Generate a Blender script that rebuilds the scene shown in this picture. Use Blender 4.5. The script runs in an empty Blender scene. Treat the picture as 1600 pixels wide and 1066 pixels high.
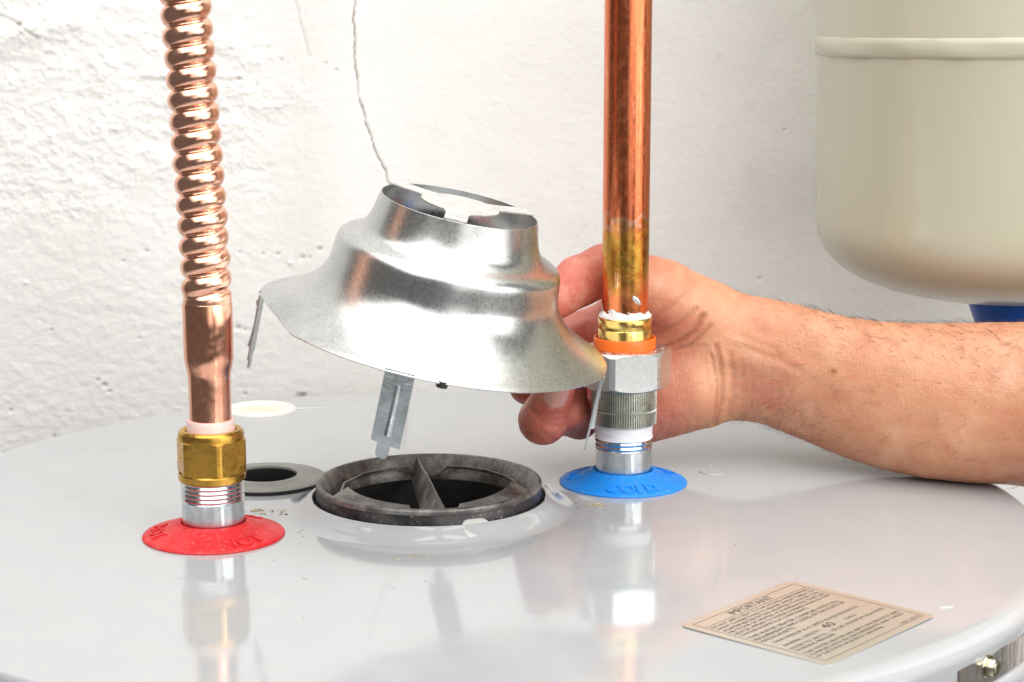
import bpy, bmesh, math, random
import numpy as np
from mathutils import Vector, Matrix
S = 0.001                      # everything below is written in millimetres
PI = math.pi
random.seed(7); rng = np.random.default_rng(7)
scn = bpy.context.scene
C = scn.collection

# ------------------------------------------------------------------ camera
cd = bpy.data.cameras.new('camera'); cam = bpy.data.objects.new('camera', cd); C.objects.link(cam)
cam.location = (0.01925, -0.8302, 0.2277)
cam.rotation_euler = (PI/2 - 0.1799, 0, -0.0222)
cd.sensor_width = 36; cd.lens = 66.19; cd.clip_start = 0.01; cd.clip_end = 50
cd.dof.use_dof = True; cd.dof.focus_distance = 0.85; cd.dof.aperture_fstop = 30
scn.camera = cam

# ------------------------------------------------------------------ world, lamps, exposure
w = bpy.data.worlds.new('World'); scn.world = w; w.use_nodes = True
bg = w.node_tree.nodes['Background']; bg.inputs[0].default_value = (1.0, 0.97, 0.94, 1); bg.inputs[1].default_value = 0.15

def area(name, loc, target, sx, sy, watts, col=(1, 1, 1)):
    l = bpy.data.lights.new(name, 'AREA'); l.shape = 'RECTANGLE'; l.size = sx; l.size_y = sy
    l.energy = watts; l.color = col
    o = bpy.data.objects.new(name, l); C.objects.link(o); o.location = loc
    d = Vector(target) - Vector(loc); o.rotation_euler = d.to_track_quat('-Z', 'Y').to_euler()
    return o
area('softbox_overhead', (0.12, -0.62, 1.62), (0.05, 0.10, 0.05), 2.8, 2.9, 76, (1.0, 0.99, 0.97))
area('softbox_side', (1.62, -0.95, 0.50), (0.05, 0.05, 0.08), 1.3, 1.3, 15, (1.0, 0.98, 0.955))
area('softbox_front', (0.60, -1.75, 0.45), (0.03, 0.05, 0.1), 0.62, 1.1, 3.6, (1.0, 0.985, 0.965))
area('softbox_key', (0.86, -1.10, 0.52), (0.05, 0.0, 0.08), 0.10, 0.55, 3.2, (1.0, 0.985, 0.965))

scn.view_settings.view_transform = 'Standard'; scn.view_settings.look = 'None'
scn.view_settings.exposure = 0.0; scn.view_settings.gamma = 1.0
scn.cycles.max_bounces = 10; scn.cycles.glossy_bounces = 6; scn.cycles.diffuse_bounces = 5
scn.cycles.caustics_reflective = True

# ------------------------------------------------------------------ helpers
def tag(o, label=None, cat=None, group=None, kind=None):
    if label: o['label'] = label
    if cat: o['category'] = cat
    if group: o['group'] = group
    if kind: o['kind'] = kind
    return o

def root(name, loc, label, cat, group=None, rot=None):
    o = bpy.data.objects.new(name, None); C.objects.link(o)
    o.empty_display_size = 0.01
    if rot is not None: o.matrix_world = Matrix.Translation(Vector(loc)*S) @ rot.to_4x4()
    else: o.location = Vector(loc)*S
    o['mm'] = list(loc)
    return tag(o, label, cat, group)

def base_of(o):
    while o.parent: o = o.parent
    return o

class G:
    """collects geometry in mm"""
    def __init__(s): s.v = []; s.f = []; s.m = []
    def add(s, v, f, mi=0):
        n = len(s.v); s.v.extend([tuple(p) for p in v]); s.f.extend([tuple(i+n for i in q) for q in f]); s.m.extend([mi]*len(f))
        return s

def link(name, g, mats, parent=None, sharp=35, local=False, smooth=True):
    """one mesh object; vertices are in the place's mm unless local"""
    me = bpy.data.meshes.new(name)
    off = np.zeros(3)
    if parent is not None and not local: off = np.array(base_of(parent)['mm'])
    v = (np.array(g.v, dtype=float) - off)*S
    me.from_pydata(v.tolist(), [], g.f)
    if not isinstance(mats, (list, tuple)): mats = [mats]
    for m in mats: me.materials.append(m)
    if len(mats) > 1: me.polygons.foreach_set('material_index', g.m)
    if smooth:
        me.polygons.foreach_set('use_smooth', [True]*len(me.polygons))
        me.set_sharp_from_angle(angle=math.radians(sharp))
    me.update()
    o = bpy.data.objects.new(name, me); C.objects.link(o)
    if parent is not None: o.parent = parent
    return o

def lathe(c, prof, n=96, rf=None, closed=False, a0=0.0):
    """prof: list of (r,z) ; rf(angle, i, r) may change the radius"""
    g = G(); cx, cy = c[0], c[1]; cz = c[2] if len(c) > 2 else 0
    m = len(prof)
    for i, (r, z) in enumerate(prof):
        for k in range(n):
            a = a0 + 2*PI*k/n
            rr = rf(a, i, r) if rf else r
            g.v.append((cx + rr*math.cos(a), cy + rr*math.sin(a), cz + z))
    for i in range(m - 1 + (1 if closed else 0)):
        i2 = (i+1) % m
        for k in range(n):
            k2 = (k+1) % n
            g.f.append((i*n+k, i*n+k2, i2*n+k2, i2*n+k)); g.m.append(0)
    return g

def cap(g, ring_index, n, flip=False):
    f = tuple(range(ring_index*n, ring_index*n+n)); g.f.append(f[::-1] if flip else f); g.m.append(0)

def box(c, d, M=None):
    g = G(); x, y, z = d[0]/2, d[1]/2, d[2]/2
    vs = [Vector((sx*x, sy*y, sz*z)) for sz in (-1, 1) for sy in (-1, 1) for sx in (-1, 1)]
    if M: vs = [M @ q for q in vs]
    g.v = [tuple(q + Vector(c)) for q in vs]
    g.f = [(0, 2, 3, 1), (4, 5, 7, 6), (0, 1, 5, 4), (2, 6, 7, 3), (0, 4, 6, 2), (1, 3, 7, 5)]; g.m = [0]*6
    return g

def hexnut(c, R, z0, z1, a_deg, rc, t=0.58, hole=0.0, n_side=14):
    """hexagonal nut with chamfered ends; a_deg turns the corners (positive towards the camera)"""
    g = G(); ap = R*math.cos(PI/6); A = []
    for s in range(6):
        for k in range(n_side): A.append(s*PI/3 + k*PI/3/n_side)
    n = len(A); rows = []
    for kind in range(6):
        row = []
        for a in A:
            loc = (a % (PI/3)) - PI/6
            r = ap/math.cos(loc)
            r = min(r, R*0.968)
            d = max(0.0, (r - rc)*t)
            rr, zz = {0: (hole, z0), 1: (min(rc, r), z0), 2: (r, z0 + d), 3: (r, z1 - d), 4: (min(rc, r), z1), 5: (hole, z1)}[kind]
            b = -(a + math.radians(a_deg))
            row.append((c[0] + rr*math.cos(b), c[1] + rr*math.sin(b), zz))
        rows.append(row)
    for r_ in rows: g.v.extend(r_)
    for i in range(5):
        for k in range(n):
            k2 = (k+1) % n; g.f.append((i*n+k, (i+1)*n+k, (i+1)*n+k2, i*n+k2)); g.m.append(0)
    if hole == 0: pass
    return g

def fill_loops(loops, z=0.0):
    """flat face with holes"""
    bm = bmesh.new(); es = []
    for lp in loops:
        vs = [bm.verts.new((x, y, z)) for x, y in lp]
        for i in range(len(vs)): es.append(bm.edges.new((vs[i], vs[(i+1) % len(vs)])))
    bmesh.ops.triangle_fill(bm, use_beauty=True, use_dissolve=False, edges=es, normal=(0, 0, 1))
    bm.verts.index_update()
    g = G(); g.v = [tuple(v.co) for v in bm.verts]
    for f in bm.faces:
        q = [v.index for v in f.verts]
        if f.normal.z < 0: q.reverse()
        g.f.append(tuple(q)); g.m.append(0)
    bm.free(); return g

def circle(cx, cy, r, n=96): return [(cx + r*math.cos(2*PI*k/n), cy + r*math.sin(2*PI*k/n)) for k in range(n)]

def tube_path(P, R, n=6):
    g = G(); P = [Vector(p) for p in P]
    for i, p in enumerate(P):
        t = (P[min(i+1, len(P)-1)] - P[max(i-1, 0)]).normalized()
        u = t.cross(Vector((0.31, 0.2, 0.93)))
        if u.length < 1e-4: u = t.cross(Vector((1, 0, 0)))
        u.normalize(); v = t.cross(u); r = R[i] if hasattr(R, '__len__') else R
        for k in range(n):
            a = 2*PI*k/n; g.v.append(tuple(p + r*(math.cos(a)*u + math.sin(a)*v)))
    for i in range(len(P)-1):
        for k in range(n):
            k2 = (k+1) % n; g.f.append((i*n+k, i*n+k2, (i+1)*n+k2, (i+1)*n+k)); g.m.append(0)
    g.f.append(tuple(range(n))[::-1]); g.m.append(0); g.f.append(tuple(range((len(P)-1)*n, len(P)*n))); g.m.append(0)
    return g

def text_geo(body, size, depth=0.0, res=3, bold=0.0):
    """triangulated letters in mm, base line at y=0, centred on x"""
    cu = bpy.data.curves.new('letters', 'FONT'); cu.body = body; cu.size = size; cu.align_x = 'CENTER'
    cu.extrude = depth; cu.resolution_u = res; cu.offset = bold
    o = bpy.data.objects.new('letters', cu); C.objects.link(o)
    dg = bpy.context.evaluated_depsgraph_get()
    me = bpy.data.meshes.new_from_object(o.evaluated_get(dg))
    g = G(); g.v = [tuple(v.co) for v in me.vertices]; g.f = [tuple(p.vertices) for p in me.polygons]; g.m = [0]*len(g.f)
    bpy.data.objects.remove(o); bpy.data.meshes.remove(me); bpy.data.curves.remove(cu)
    return g

# --- value / gradient noise in numpy
_perm = rng.permutation(256); _perm = np.concatenate([_perm, _perm, _perm])
_ga = rng.random(256)*2*PI
def perlin(x, y, seed=0):
    x = x + seed*37.7; y = y + seed*11.3
    xi = np.floor(x).astype(int); yi = np.floor(y).astype(int); xf = x-xi; yf = y-yi
    u = xf*xf*xf*(xf*(xf*6-15)+10); v = yf*yf*yf*(yf*(yf*6-15)+10)
    def gr(ix, iy, dx, dy):
        a = _ga[_perm[(_perm[ix & 255] + iy) & 255]]; return np.cos(a)*dx + np.sin(a)*dy
    n00 = gr(xi, yi, xf, yf); n10 = gr(xi+1, yi, xf-1, yf); n01 = gr(xi, yi+1, xf, yf-1); n11 = gr(xi+1, yi+1, xf-1, yf-1)
    return 1.4*((n00*(1-u)+n10*u)*(1-v) + (n01*(1-u)+n11*u)*v)
def fbm(x, y, o=4, seed=0, gain=0.5):
    s = 0; a = 1; t = 0
    for i in range(o):
        s = s + a*perlin(x*2**i, y*2**i, seed+i); t += a; a *= gain
    return s/t
def smooth01(t): t = np.clip(t, 0, 1); return t*t*(3-2*t)
def polydist(x, y, P):
    d = np.full(np.shape(x), 1e9)
    for (ax, ay), (bx, by) in zip(P[:-1], P[1:]):
        dx, dy = bx-ax, by-ay; t = np.clip(((x-ax)*dx+(y-ay)*dy)/(dx*dx+dy*dy), 0, 1)
        d = np.minimum(d, np.hypot(x-ax-t*dx, y-ay-t*dy))
    return d

# ------------------------------------------------------------------ materials
class NT:
    def __init__(s, name, col, rough=0.5, metal=0.0, **kw):
        s.m = bpy.data.materials.new(name); s.m.use_nodes = True; s.t = s.m.node_tree
        s.b = s.t.nodes['Principled BSDF']
        s.set('Base Color', (*col, 1)); s.set('Roughness', rough); s.set('Metallic', metal)
        for k, v in kw.items(): s.set(k.replace('_', ' '), v)
        s._tc = None
    def set(s, k, v): s.b.inputs[k].default_value = v
    def n(s, kind, **kw):
        q = s.t.nodes.new(kind)
        for k, v in kw.items():
            if k in q.inputs: q.inputs[k].default_value = v
            else: setattr(q, k, v)
        return q
    def l(s, a, b): s.t.links.new(a, b)
    def co(s):
        if not s._tc: s._tc = s.n('ShaderNodeTexCoord')
        return s._tc.outputs['Object']
    def mapped(s, scale=(1, 1, 1), loc=(0, 0, 0)):
        q = s.n('ShaderNodeMapping'); s.l(s.co(), q.inputs[0]); q.inputs['Scale'].default_value = scale; q.inputs['Location'].default_value = loc
        return q.outputs[0]
    def noise(s, scale, detail=4, rough=0.55, vec=None, dist=0.0):
        q = s.n('ShaderNodeTexNoise'); q.inputs['Scale'].default_value = scale; q.inputs['Detail'].default_value = detail
        q.inputs['Roughness'].default_value = rough; q.inputs['Distortion'].default_value = dist
        s.l(vec or s.co(), q.inputs['Vector']); return q.outputs[0]
    def voro(s, scale, vec=None, feature='F1', out='Distance', rnd=1.0):
        q = s.n('ShaderNodeTexVoronoi'); q.feature = feature; q.inputs['Scale'].default_value = scale; q.inputs['Randomness'].default_value = rnd
        s.l(vec or s.co(), q.inputs['Vector']); return q.outputs[out]
    def ramp(s, fac, stops, interp='LINEAR'):
        q = s.n('ShaderNodeValToRGB'); s.l(fac, q.inputs[0]); e = q.color_ramp; e.interpolation = interp
        while len(e.elements) < len(stops): e.elements.new(0.5)
        for el, (p, c) in zip(e.elements, stops):
            el.position = p; el.color = (*c, 1) if hasattr(c, '__len__') else (c, c, c, 1)
        return q.outputs[0]
    def mix(s, fac, a, b, mode='MIX'):
        q = s.n('ShaderNodeMix', data_type='RGBA', blend_type=mode)
        for k, v in ((0, fac), (6, a), (7, b)):
            if hasattr(v, 'is_linked'): s.l(v, q.inputs[k])
            else: q.inputs[k].default_value = v if k == 0 else ((*v, 1) if hasattr(v, '__len__') else (v, v, v, 1))
        return q.outputs[2]
    def math(s, op, a, b=0.0, c=None):
        q = s.n('ShaderNodeMath', operation=op)
        for i, v in enumerate((a, b) if c is None else (a, b, c)):
            if hasattr(v, 'is_linked'): s.l(v, q.inputs[i])
            else: q.inputs[i].default_value = v
        return q.outputs[0]
    def color(s, c): s.l(c, s.b.inputs['Base Color']); return s
    def rough(s, c): s.l(c, s.b.inputs['Roughness']); return s
    def bump(s, h, strength=0.3, dist=0.0005, normal=None):
        q = s.n('ShaderNodeBump'); q.inputs['Strength'].default_value = strength; q.inputs['Distance'].default_value = dist
        s.l(h, q.inputs['Height'])
        if normal: s.l(normal, q.inputs['Normal'])
        s.l(q.outputs[0], s.b.inputs['Normal']); return q.outputs[0]
    def attr(s, name):
        q = s.n('ShaderNodeAttribute'); q.attribute_name = name; return q.outputs['Fac']
    def cyl(s):
        """vector (angle*r-ish, 0, z) from object coordinates"""
        x = s.n('ShaderNodeSeparateXYZ'); s.l(s.co(), x.inputs[0])
        a = s.math('ARCTAN2', x.outputs[1], x.outputs[0])
        c = s.n('ShaderNodeCombineXYZ'); s.l(a, c.inputs[0]); s.l(x.outputs[2], c.inputs[2]); return c.outputs[0], x.outputs

def m_enamel():
    t = NT('grey_enamel', (0.5, 0.5, 0.5), 0.09); t.set('Coat Weight', 0.25); t.set('Coat Roughness', 0.04); t.set('Specular IOR Level', 0.55)
    n1 = t.noise(9, 2); n2 = t.noise(420, 2)
    h = t.math('ADD', t.math('MULTIPLY', n1, 1.0), t.math('MULTIPLY', n2, 0.02)); t.bump(h, 0.35, 0.0012)
    d = t.noise(2600, 2, 0.6); sp = t.ramp(d, [(0.0, 0.0), (0.235, 0.0), (0.26, 1.0)])
    c = t.mix(t.noise(30, 4), (0.405, 0.42, 0.435), (0.435, 0.45, 0.462))
    q = t.mapped((260, 22, 22)); q2 = t.n('ShaderNodeMapping'); t.l(t.co(), q2.inputs[0]); q2.inputs['Rotation'].default_value = (0, 0, 0.9); q2.inputs['Scale'].default_value = (900, 40, 40)
    scr = t.ramp(t.noise(1.0, 3, 0.6, q2.outputs[0]), [(0.70, 0.0), (0.74, 1.0)]); scr = t.math('MULTIPLY', scr, t.ramp(t.noise(14, 2), [(0.5, 0.0), (0.62, 0.5)]))
    dust = t.math('MULTIPLY', t.ramp(t.noise(26, 6, 0.7, None, 0.6), [(0.48, 0.0), (0.75, 1.0)]), 0.28)
    c = t.mix(dust, c, (0.50, 0.485, 0.455)); c = t.mix(scr, c, (0.30, 0.30, 0.30))
    t.color(t.mix(sp, (0.22, 0.2, 0.18), c))
    t.rough(t.math('ADD', t.math('MULTIPLY_ADD', t.noise(60, 5), 0.1, 0.03), t.math('MULTIPLY', dust, 0.45)))
    return t.m
def m_wall():
    t = NT('white_plaster', (0.8, 0.78, 0.755), 0.75)
    c = t.mix(t.ramp(t.noise(14, 5), [(0.3, 0.0), (0.7, 1.0)]), (0.92, 0.905, 0.88), (0.88, 0.865, 0.835))
    c = t.mix(t.ramp(t.noise(55, 6, 0.7), [(0.60, 0.0), (0.78, 0.5)]), c, (0.70, 0.675, 0.63))
    sp = t.ramp(t.noise(420, 3, 0.6), [(0.24, 1.0), (0.30, 0.0)])
    c = t.mix(t.math('MULTIPLY', sp, 0.55), c, (0.42, 0.37, 0.30))
    dirt = t.attr('dirt'); c = t.mix(dirt, c, (0.20, 0.165, 0.125)); t.color(c)
    h = t.math('ADD', t.noise(260, 5, 0.6), t.math('MULTIPLY', t.noise(900, 3), 0.35)); t.bump(h, 0.38, 0.0008)
    return t.m
def m_copper(name, col, tint, rough, line=1.0):
    t = NT(name, col, rough, 1.0)
    cv, x = t.cyl()
    mp = t.n('ShaderNodeMapping'); t.l(cv, mp.inputs[0]); mp.inputs['Scale'].default_value = (6, 1, 60)
    n = t.noise(3, 5, 0.6, mp.outputs[0])
    c = t.mix(t.ramp(n, [(0.35, 0), (0.7, 1)]), col, tint)
    sp = t.ramp(t.noise(1400, 2), [(0.27, 1.0), (0.31, 0.0)]); c = t.mix(sp, c, (0.12, 0.05, 0.03))
    tn = t.ramp(t.noise(70, 5, 0.65), [(0.54, 0.0), (0.72, 0.35)]); c = t.mix(tn, c, tuple(k*f for k, f in zip(tint, (0.72, 0.6, 0.55)))); t.color(c)
    mp2 = t.n('ShaderNodeMapping'); t.l(cv, mp2.inputs[0]); mp2.inputs['Scale'].default_value = (14, 1, 12)
    s2 = t.noise(20, 3, 0.6, mp2.outputs[0]); t.bump(s2, 0.08*line, 0.0004)
    t.rough(t.ramp(t.noise(300, 3), [(0.35, rough*0.7), (0.7, rough*1.9)]))
    return t
def m_pipe():
    """old copper: streaked along its length, scratched, straw coloured where the torch heated it"""
    t = NT('aged_copper', (0.55, 0.2, 0.1), 0.22, 1.0)
    cv, x = t.cyl(); z = x[2]
    mp = t.n('ShaderNodeMapping'); t.l(cv, mp.inputs[0]); mp.inputs['Scale'].default_value = (9, 1, 10)
    st = t.noise(2.2, 5, 0.65, mp.outputs[0])
    c = t.ramp(st, [(0.28, (0.42, 0.085, 0.04)), (0.5, (0.76, 0.20, 0.085)), (0.72, (0.90, 0.34, 0.17))])
    blot = t.noise(95, 5, 0.6)
    zz = t.math('ADD', z, t.math('MULTIPLY', t.math('SUBTRACT', blot, 0.5), 0.034))
    hb = t.n('ShaderNodeMapRange'); t.l(zz, hb.inputs[0]); hb.inputs[1].default_value = 0.094; hb.inputs[2].default_value = 0.106; hb.inputs[3].default_value = 1; hb.inputs[4].default_value = 0
    lb = t.n('ShaderNodeMapRange'); t.l(zz, lb.inputs[0]); lb.inputs[1].default_value = 0.066; lb.inputs[2].default_value = 0.078
    straw = t.ramp(t.noise(70, 4, 0.6, None, 1.5), [(0.32, (0.36, 0.115, 0.03)), (0.46, (0.60, 0.27, 0.045)), (0.58, (0.66, 0.40, 0.07)), (0.7, (0.46, 0.13, 0.05))])
    c = t.mix(t.math('MULTIPLY', hb.outputs[0], t.math('MULTIPLY', lb.outputs[0], 0.92)), c, straw)
    c = t.mix(t.math('MULTIPLY', t.math('SUBTRACT', 1.0, lb.outputs[0]), 0.6), c, (0.60, 0.20, 0.07))
    edge = t.ramp(hb.outputs[0], [(0.1, 0.0), (0.3, 1.0), (0.55, 0.0)])
    c = t.mix(t.math('MULTIPLY', edge, 0.35), c, (0.70, 0.62, 0.55))
    # scratches: thin stretched noise, turned
    sc = None
    for ang, sx in ((0.6, 0), (1.35, 3), (-0.4, 7)):
        q = t.n('ShaderNodeMapping'); t.l(t.co(), q.inputs[0]); q.inputs['Rotation'].default_value = (0.2, ang, 0.3); q.inputs['Scale'].default_value = (900, 900, 60); q.inputs['Location'].default_value = (sx, sx, 0)
        v = t.ramp(t.noise(1.0, 2, 0.5, q.outputs[0]), [(0.69, 0.0), (0.73, 1.0)])
        sc = v if sc is None else t.math('MAXIMUM', sc, v)
    sc = t.math('MULTIPLY', sc, t.ramp(t.noise(120, 3), [(0.45, 0.0), (0.6, 0.7)]))
    c = t.mix(sc, c, (0.88, 0.56, 0.42))
    dk = t.ramp(t.noise(800, 3), [(0.26, 1.0), (0.31, 0.0)]); c = t.mix(dk, c, (0.09, 0.035, 0.02))
    t.color(c); t.rough(t.ramp(t.noise(220, 4), [(0.3, 0.16), (0.7, 0.34)]))
    t.bump(t.math('ADD', t.math('MULTIPLY', st, 0.6), t.math('MULTIPLY', sc, -0.8)), 0.16, 0.0004)
    return t.m
def m_galv():
    t = NT('galvanised_steel', (0.74, 0.755, 0.745), 0.3, 1.0)
    cv, x = t.cyl()
    sp = t.voro(850, None, 'F1', 'Color'); bw = t.n('ShaderNodeRGBToBW'); t.l(sp, bw.inputs[0])
    mp = t.n('ShaderNodeMapping'); t.l(cv, mp.inputs[0]); mp.inputs['Scale'].default_value = (70, 1, 130)
    br = t.noise(1.6, 3, 0.65, mp.outputs[0])
    big = t.noise(38, 4)
    c = t.ramp(big, [(0.3, (0.49, 0.505, 0.50)), (0.7, (0.62, 0.63, 0.62))])
    c = t.mix(0.10, c, bw.outputs[0], 'OVERLAY'); 
    dk = t.ramp(t.noise(520, 4, 0.7), [(0.28, 1.0), (0.36, 0.0)]); c = t.mix(t.math('MULTIPLY', dk, 0.18), c, (0.3, 0.3, 0.29)); t.color(c)
    t.rough(t.math('ADD', t.math('MULTIPLY_ADD', bw.outputs[0], 0.05, 0.19), t.math('MULTIPLY', br, 0.15)))
    t.bump(t.math('ADD', t.math('MULTIPLY', br, 0.8), t.math('MULTIPLY', bw.outputs[0], 0.25)), 0.075, 0.0002)
    return t.m
def m_zinc(name='zinc_plate', col=(0.70, 0.72, 0.72), rough=0.22, grain=0.25):
    t = NT(name, col, rough, 1.0)
    n = t.noise(140, 5, 0.6); t.color(t.mix(t.ramp(n, [(0.35, 0), (0.7, 1)]), col, tuple(k*0.72 for k in col)))
    t.rough(t.ramp(t.noise(600, 3), [(0.3, rough*0.7), (0.7, rough*1.5)]))
    t.bump(t.noise(1500, 2), grain, 0.0002); return t.m
def m_castnut():
    t = NT('shot_blasted_steel', (0.72, 0.74, 0.74), 0.33, 1.0)
    v = t.voro(1300); sp = t.ramp(t.noise(1700, 2), [(0.62, 0.0), (0.72, 1.0)])
    t.color(t.mix(sp, (0.66, 0.68, 0.675), (0.95, 0.95, 0.95)))  # near-white flecks paint sparkle into the nut's colour
    t.bump(t.math('ADD', v, t.noise(900, 3)), 0.3, 0.00025); return t.m
def m_brass(name, col, rough, grain, dark=0.0):
    t = NT(name, col, rough, 1.0)
    c = t.mix(t.ramp(t.noise(180, 5), [(0.35, 0), (0.7, 1)]), col, tuple(k*0.75 for k in col))
    if dark:
        d = t.ramp(t.noise(230, 5, 0.7), [(0.33, 1.0), (0.42, 0.0)]); c = t.mix(t.math('MULTIPLY', d, dark), c, (0.08, 0.045, 0.015))
    t.color(c); t.bump(t.noise(1600, 3), grain, 0.0003); t.rough(t.ramp(t.noise(400, 3), [(0.3, rough*0.75), (0.7, rough*1.35)])); return t.m
def m_plastic(name, col, rough=0.4, grain=0.1, sss=0.0, var=0.9, dust=0.0):
    t = NT(name, col, rough)
    t.color(t.mix(t.ramp(t.noise(90, 4), [(0.3, 0), (0.7, 1)]), col, tuple(k*var for k in col)))
    if dust:
        base_ = t.b.inputs['Base Color'].links[0].from_socket
        dd = t.math('MULTIPLY', t.ramp(t.noise(480, 5, 0.75), [(0.56, 0.0), (0.74, 1.0)]), dust); t.color(t.mix(dd, base_, (0.62, 0.5, 0.46)))
        t.rough(t.ramp(t.noise(160, 4), [(0.3, rough*0.75), (0.7, rough*1.4)]))
    t.bump(t.noise(1100, 3), grain, 0.0003)
    if sss: t.set('Subsurface Weight', sss); t.set('Subsurface Radius', (0.003, 0.002, 0.002)); t.set('Subsurface Scale', 1.0)
    return t.m
def m_rust():
    t = NT('heat_stained_steel', (0.3, 0.25, 0.21), 0.36, 0.8)
    n = t.noise(75, 6, 0.65); c = t.ramp(n, [(0.28, (0.10, 0.08, 0.07)), (0.46, (0.19, 0.175, 0.165)), (0.62, (0.40, 0.375, 0.35)), (0.80, (0.18, 0.125, 0.10))])
    g = t.ramp(t.noise(900, 4, 0.7), [(0.3, 0.6), (0.6, 1.0)]); t.color(t.mix(1.0, c, g, 'MULTIPLY'))
    t.bump(t.noise(700, 4), 0.4, 0.0004); t.rough(t.ramp(n, [(0.3, 0.34), (0.7, 0.6)])); return t.m
def m_flueband():
    t = NT('sooty_steel', (0.1, 0.1, 0.1), 0.42, 0.35)
    n = t.noise(60, 6, 0.65); c = t.ramp(n, [(0.3, (0.016, 0.016, 0.018)), (0.5, (0.04, 0.038, 0.04)), (0.64, (0.085, 0.078, 0.078)), (0.74, (0.13, 0.055, 0.045))])
    sp = t.ramp(t.noise(750, 3, 0.7), [(0.64, 0.0), (0.70, 1.0)]); t.color(t.mix(sp, c, (0.42, 0.40, 0.38)))
    t.bump(t.noise(500, 4), 0.4, 0.0005); return t.m
def m_black(name, col=(0.012, 0.012, 0.012), rough=0.8, grain=0.3):
    t = NT(name, col, rough); t.bump(t.noise(600, 4), grain, 0.0004); return t.m
def m_grommet():
    t = NT('grey_rubber', (0.20, 0.195, 0.18), 0.42)
    c = t.mix(t.ramp(t.noise(55, 5), [(0.3, 0), (0.7, 1)]), (0.17, 0.168, 0.155), (0.24, 0.235, 0.215))
    sp = t.ramp(t.noise(900, 3, 0.7), [(0.70, 0.0), (0.74, 1.0)]); t.color(t.mix(sp, c, (0.7, 0.66, 0.58))); t.bump(t.noise(500, 4), 0.2, 0.0003); return t.m
def m_cream():
    t = NT('cream_enamel', (0.60, 0.57, 0.44), 0.26); t.set('Coat Weight', 0.25); t.set('Coat Roughness', 0.08)
    c = t.mix(t.noise(8, 4), (0.50, 0.485, 0.365), (0.53, 0.52, 0.40)); sp = t.ramp(t.noise(500, 2), [(0.215, 1.0), (0.235, 0.0)])
    sc = t.math('MULTIPLY', t.ramp(t.noise(34, 6, 0.75), [(0.62, 0.0), (0.78, 1.0)]), 0.22); c = t.mix(sc, c, (0.40, 0.36, 0.24)); t.color(t.mix(sp, c, (0.12, 0.1, 0.07))); t.bump(t.math('ADD', t.noise(14, 2), t.math('MULTIPLY', t.noise(500, 2), 0.03)), 0.3, 0.0012); return t.m
def m_label():
    t = NT('champagne_foil', (0.74, 0.60, 0.46), 0.22, 0.72)
    t.bump(t.noise(15, 1, 0.4), 0.5, 0.001)
    t.color(t.mix(t.noise(40, 4), (0.80, 0.78, 0.70), (0.75, 0.72, 0.635))); return t.m
def m_ink(): return NT('black_ink', (0.035, 0.028, 0.022), 0.5).m
def m_skin():
    t = NT('skin', (0.6, 0.3, 0.19), 0.46); t.set('Subsurface Weight', 0.12); t.set('Subsurface Radius', (0.0032, 0.0012, 0.0006)); t.set('Subsurface Scale', 1.0)
    red = t.attr('red'); 
    base = t.mix(t.ramp(t.noise(32, 5, 0.6), [(0.3, 0), (0.72, 1)]), (0.69, 0.355, 0.205), (0.55, 0.235, 0.125))
    palm = t.mix(t.ramp(t.noise(60, 5, 0.6), [(0.35, 0), (0.7, 1)]), (0.62, 0.19, 0.13), (0.47, 0.09, 0.06))
    c = t.mix(red, base, palm)
    fr = t.ramp(t.noise(150, 2, 0.4), [(0.72, 0.0), (0.76, 0.4)]); c = t.mix(fr, c, (0.40, 0.17, 0.085))
    pores = t.voro(700); c = t.mix(t.math('MULTIPLY', t.ramp(pores, [(0.0, 1.0), (0.25, 0.0)]), 0.22), c, (0.42, 0.17, 0.10))
    blt = t.ramp(t.noise(85, 4, 0.7), [(0.52, 0.0), (0.72, 0.45)]); c = t.mix(t.math('MULTIPLY', blt, 0.7), c, (0.60, 0.22, 0.13))
    pal = t.ramp(t.noise(48, 4, 0.6, t.mapped((1, 1, 1), (3, 1, 2))), [(0.54, 0.0), (0.74, 0.4)]); c = t.mix(pal, c, (0.80, 0.50, 0.34))
    vein = t.attr('vein'); c = t.mix(t.math('MULTIPLY', vein, 0.16), c, (0.40, 0.25, 0.20))
    mole = t.attr('mole'); c = t.mix(mole, c, (0.33, 0.13, 0.05))
    cr = t.attr('crease'); c = t.mix(t.math('MULTIPLY', cr, 0.55), c, (0.33, 0.115, 0.06)); t.color(c)
    q = t.mapped((260, 260, 900), ); f1 = t.noise(1.0, 4, 0.6, q)
    q2 = t.mapped((900, 300, 300)); f2 = t.noise(1.0, 3, 0.6, q2)
    h = t.math('ADD', t.math('ADD', t.math('MULTIPLY', f1, 0.6), t.math('MULTIPLY', f2, 0.9)), t.math('MULTIPLY', t.voro(900), 0.35))
    t.bump(h, 0.5, 0.0006); t.rough(t.ramp(t.noise(120, 3), [(0.3, 0.33), (0.7, 0.52)])); return t.m

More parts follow.
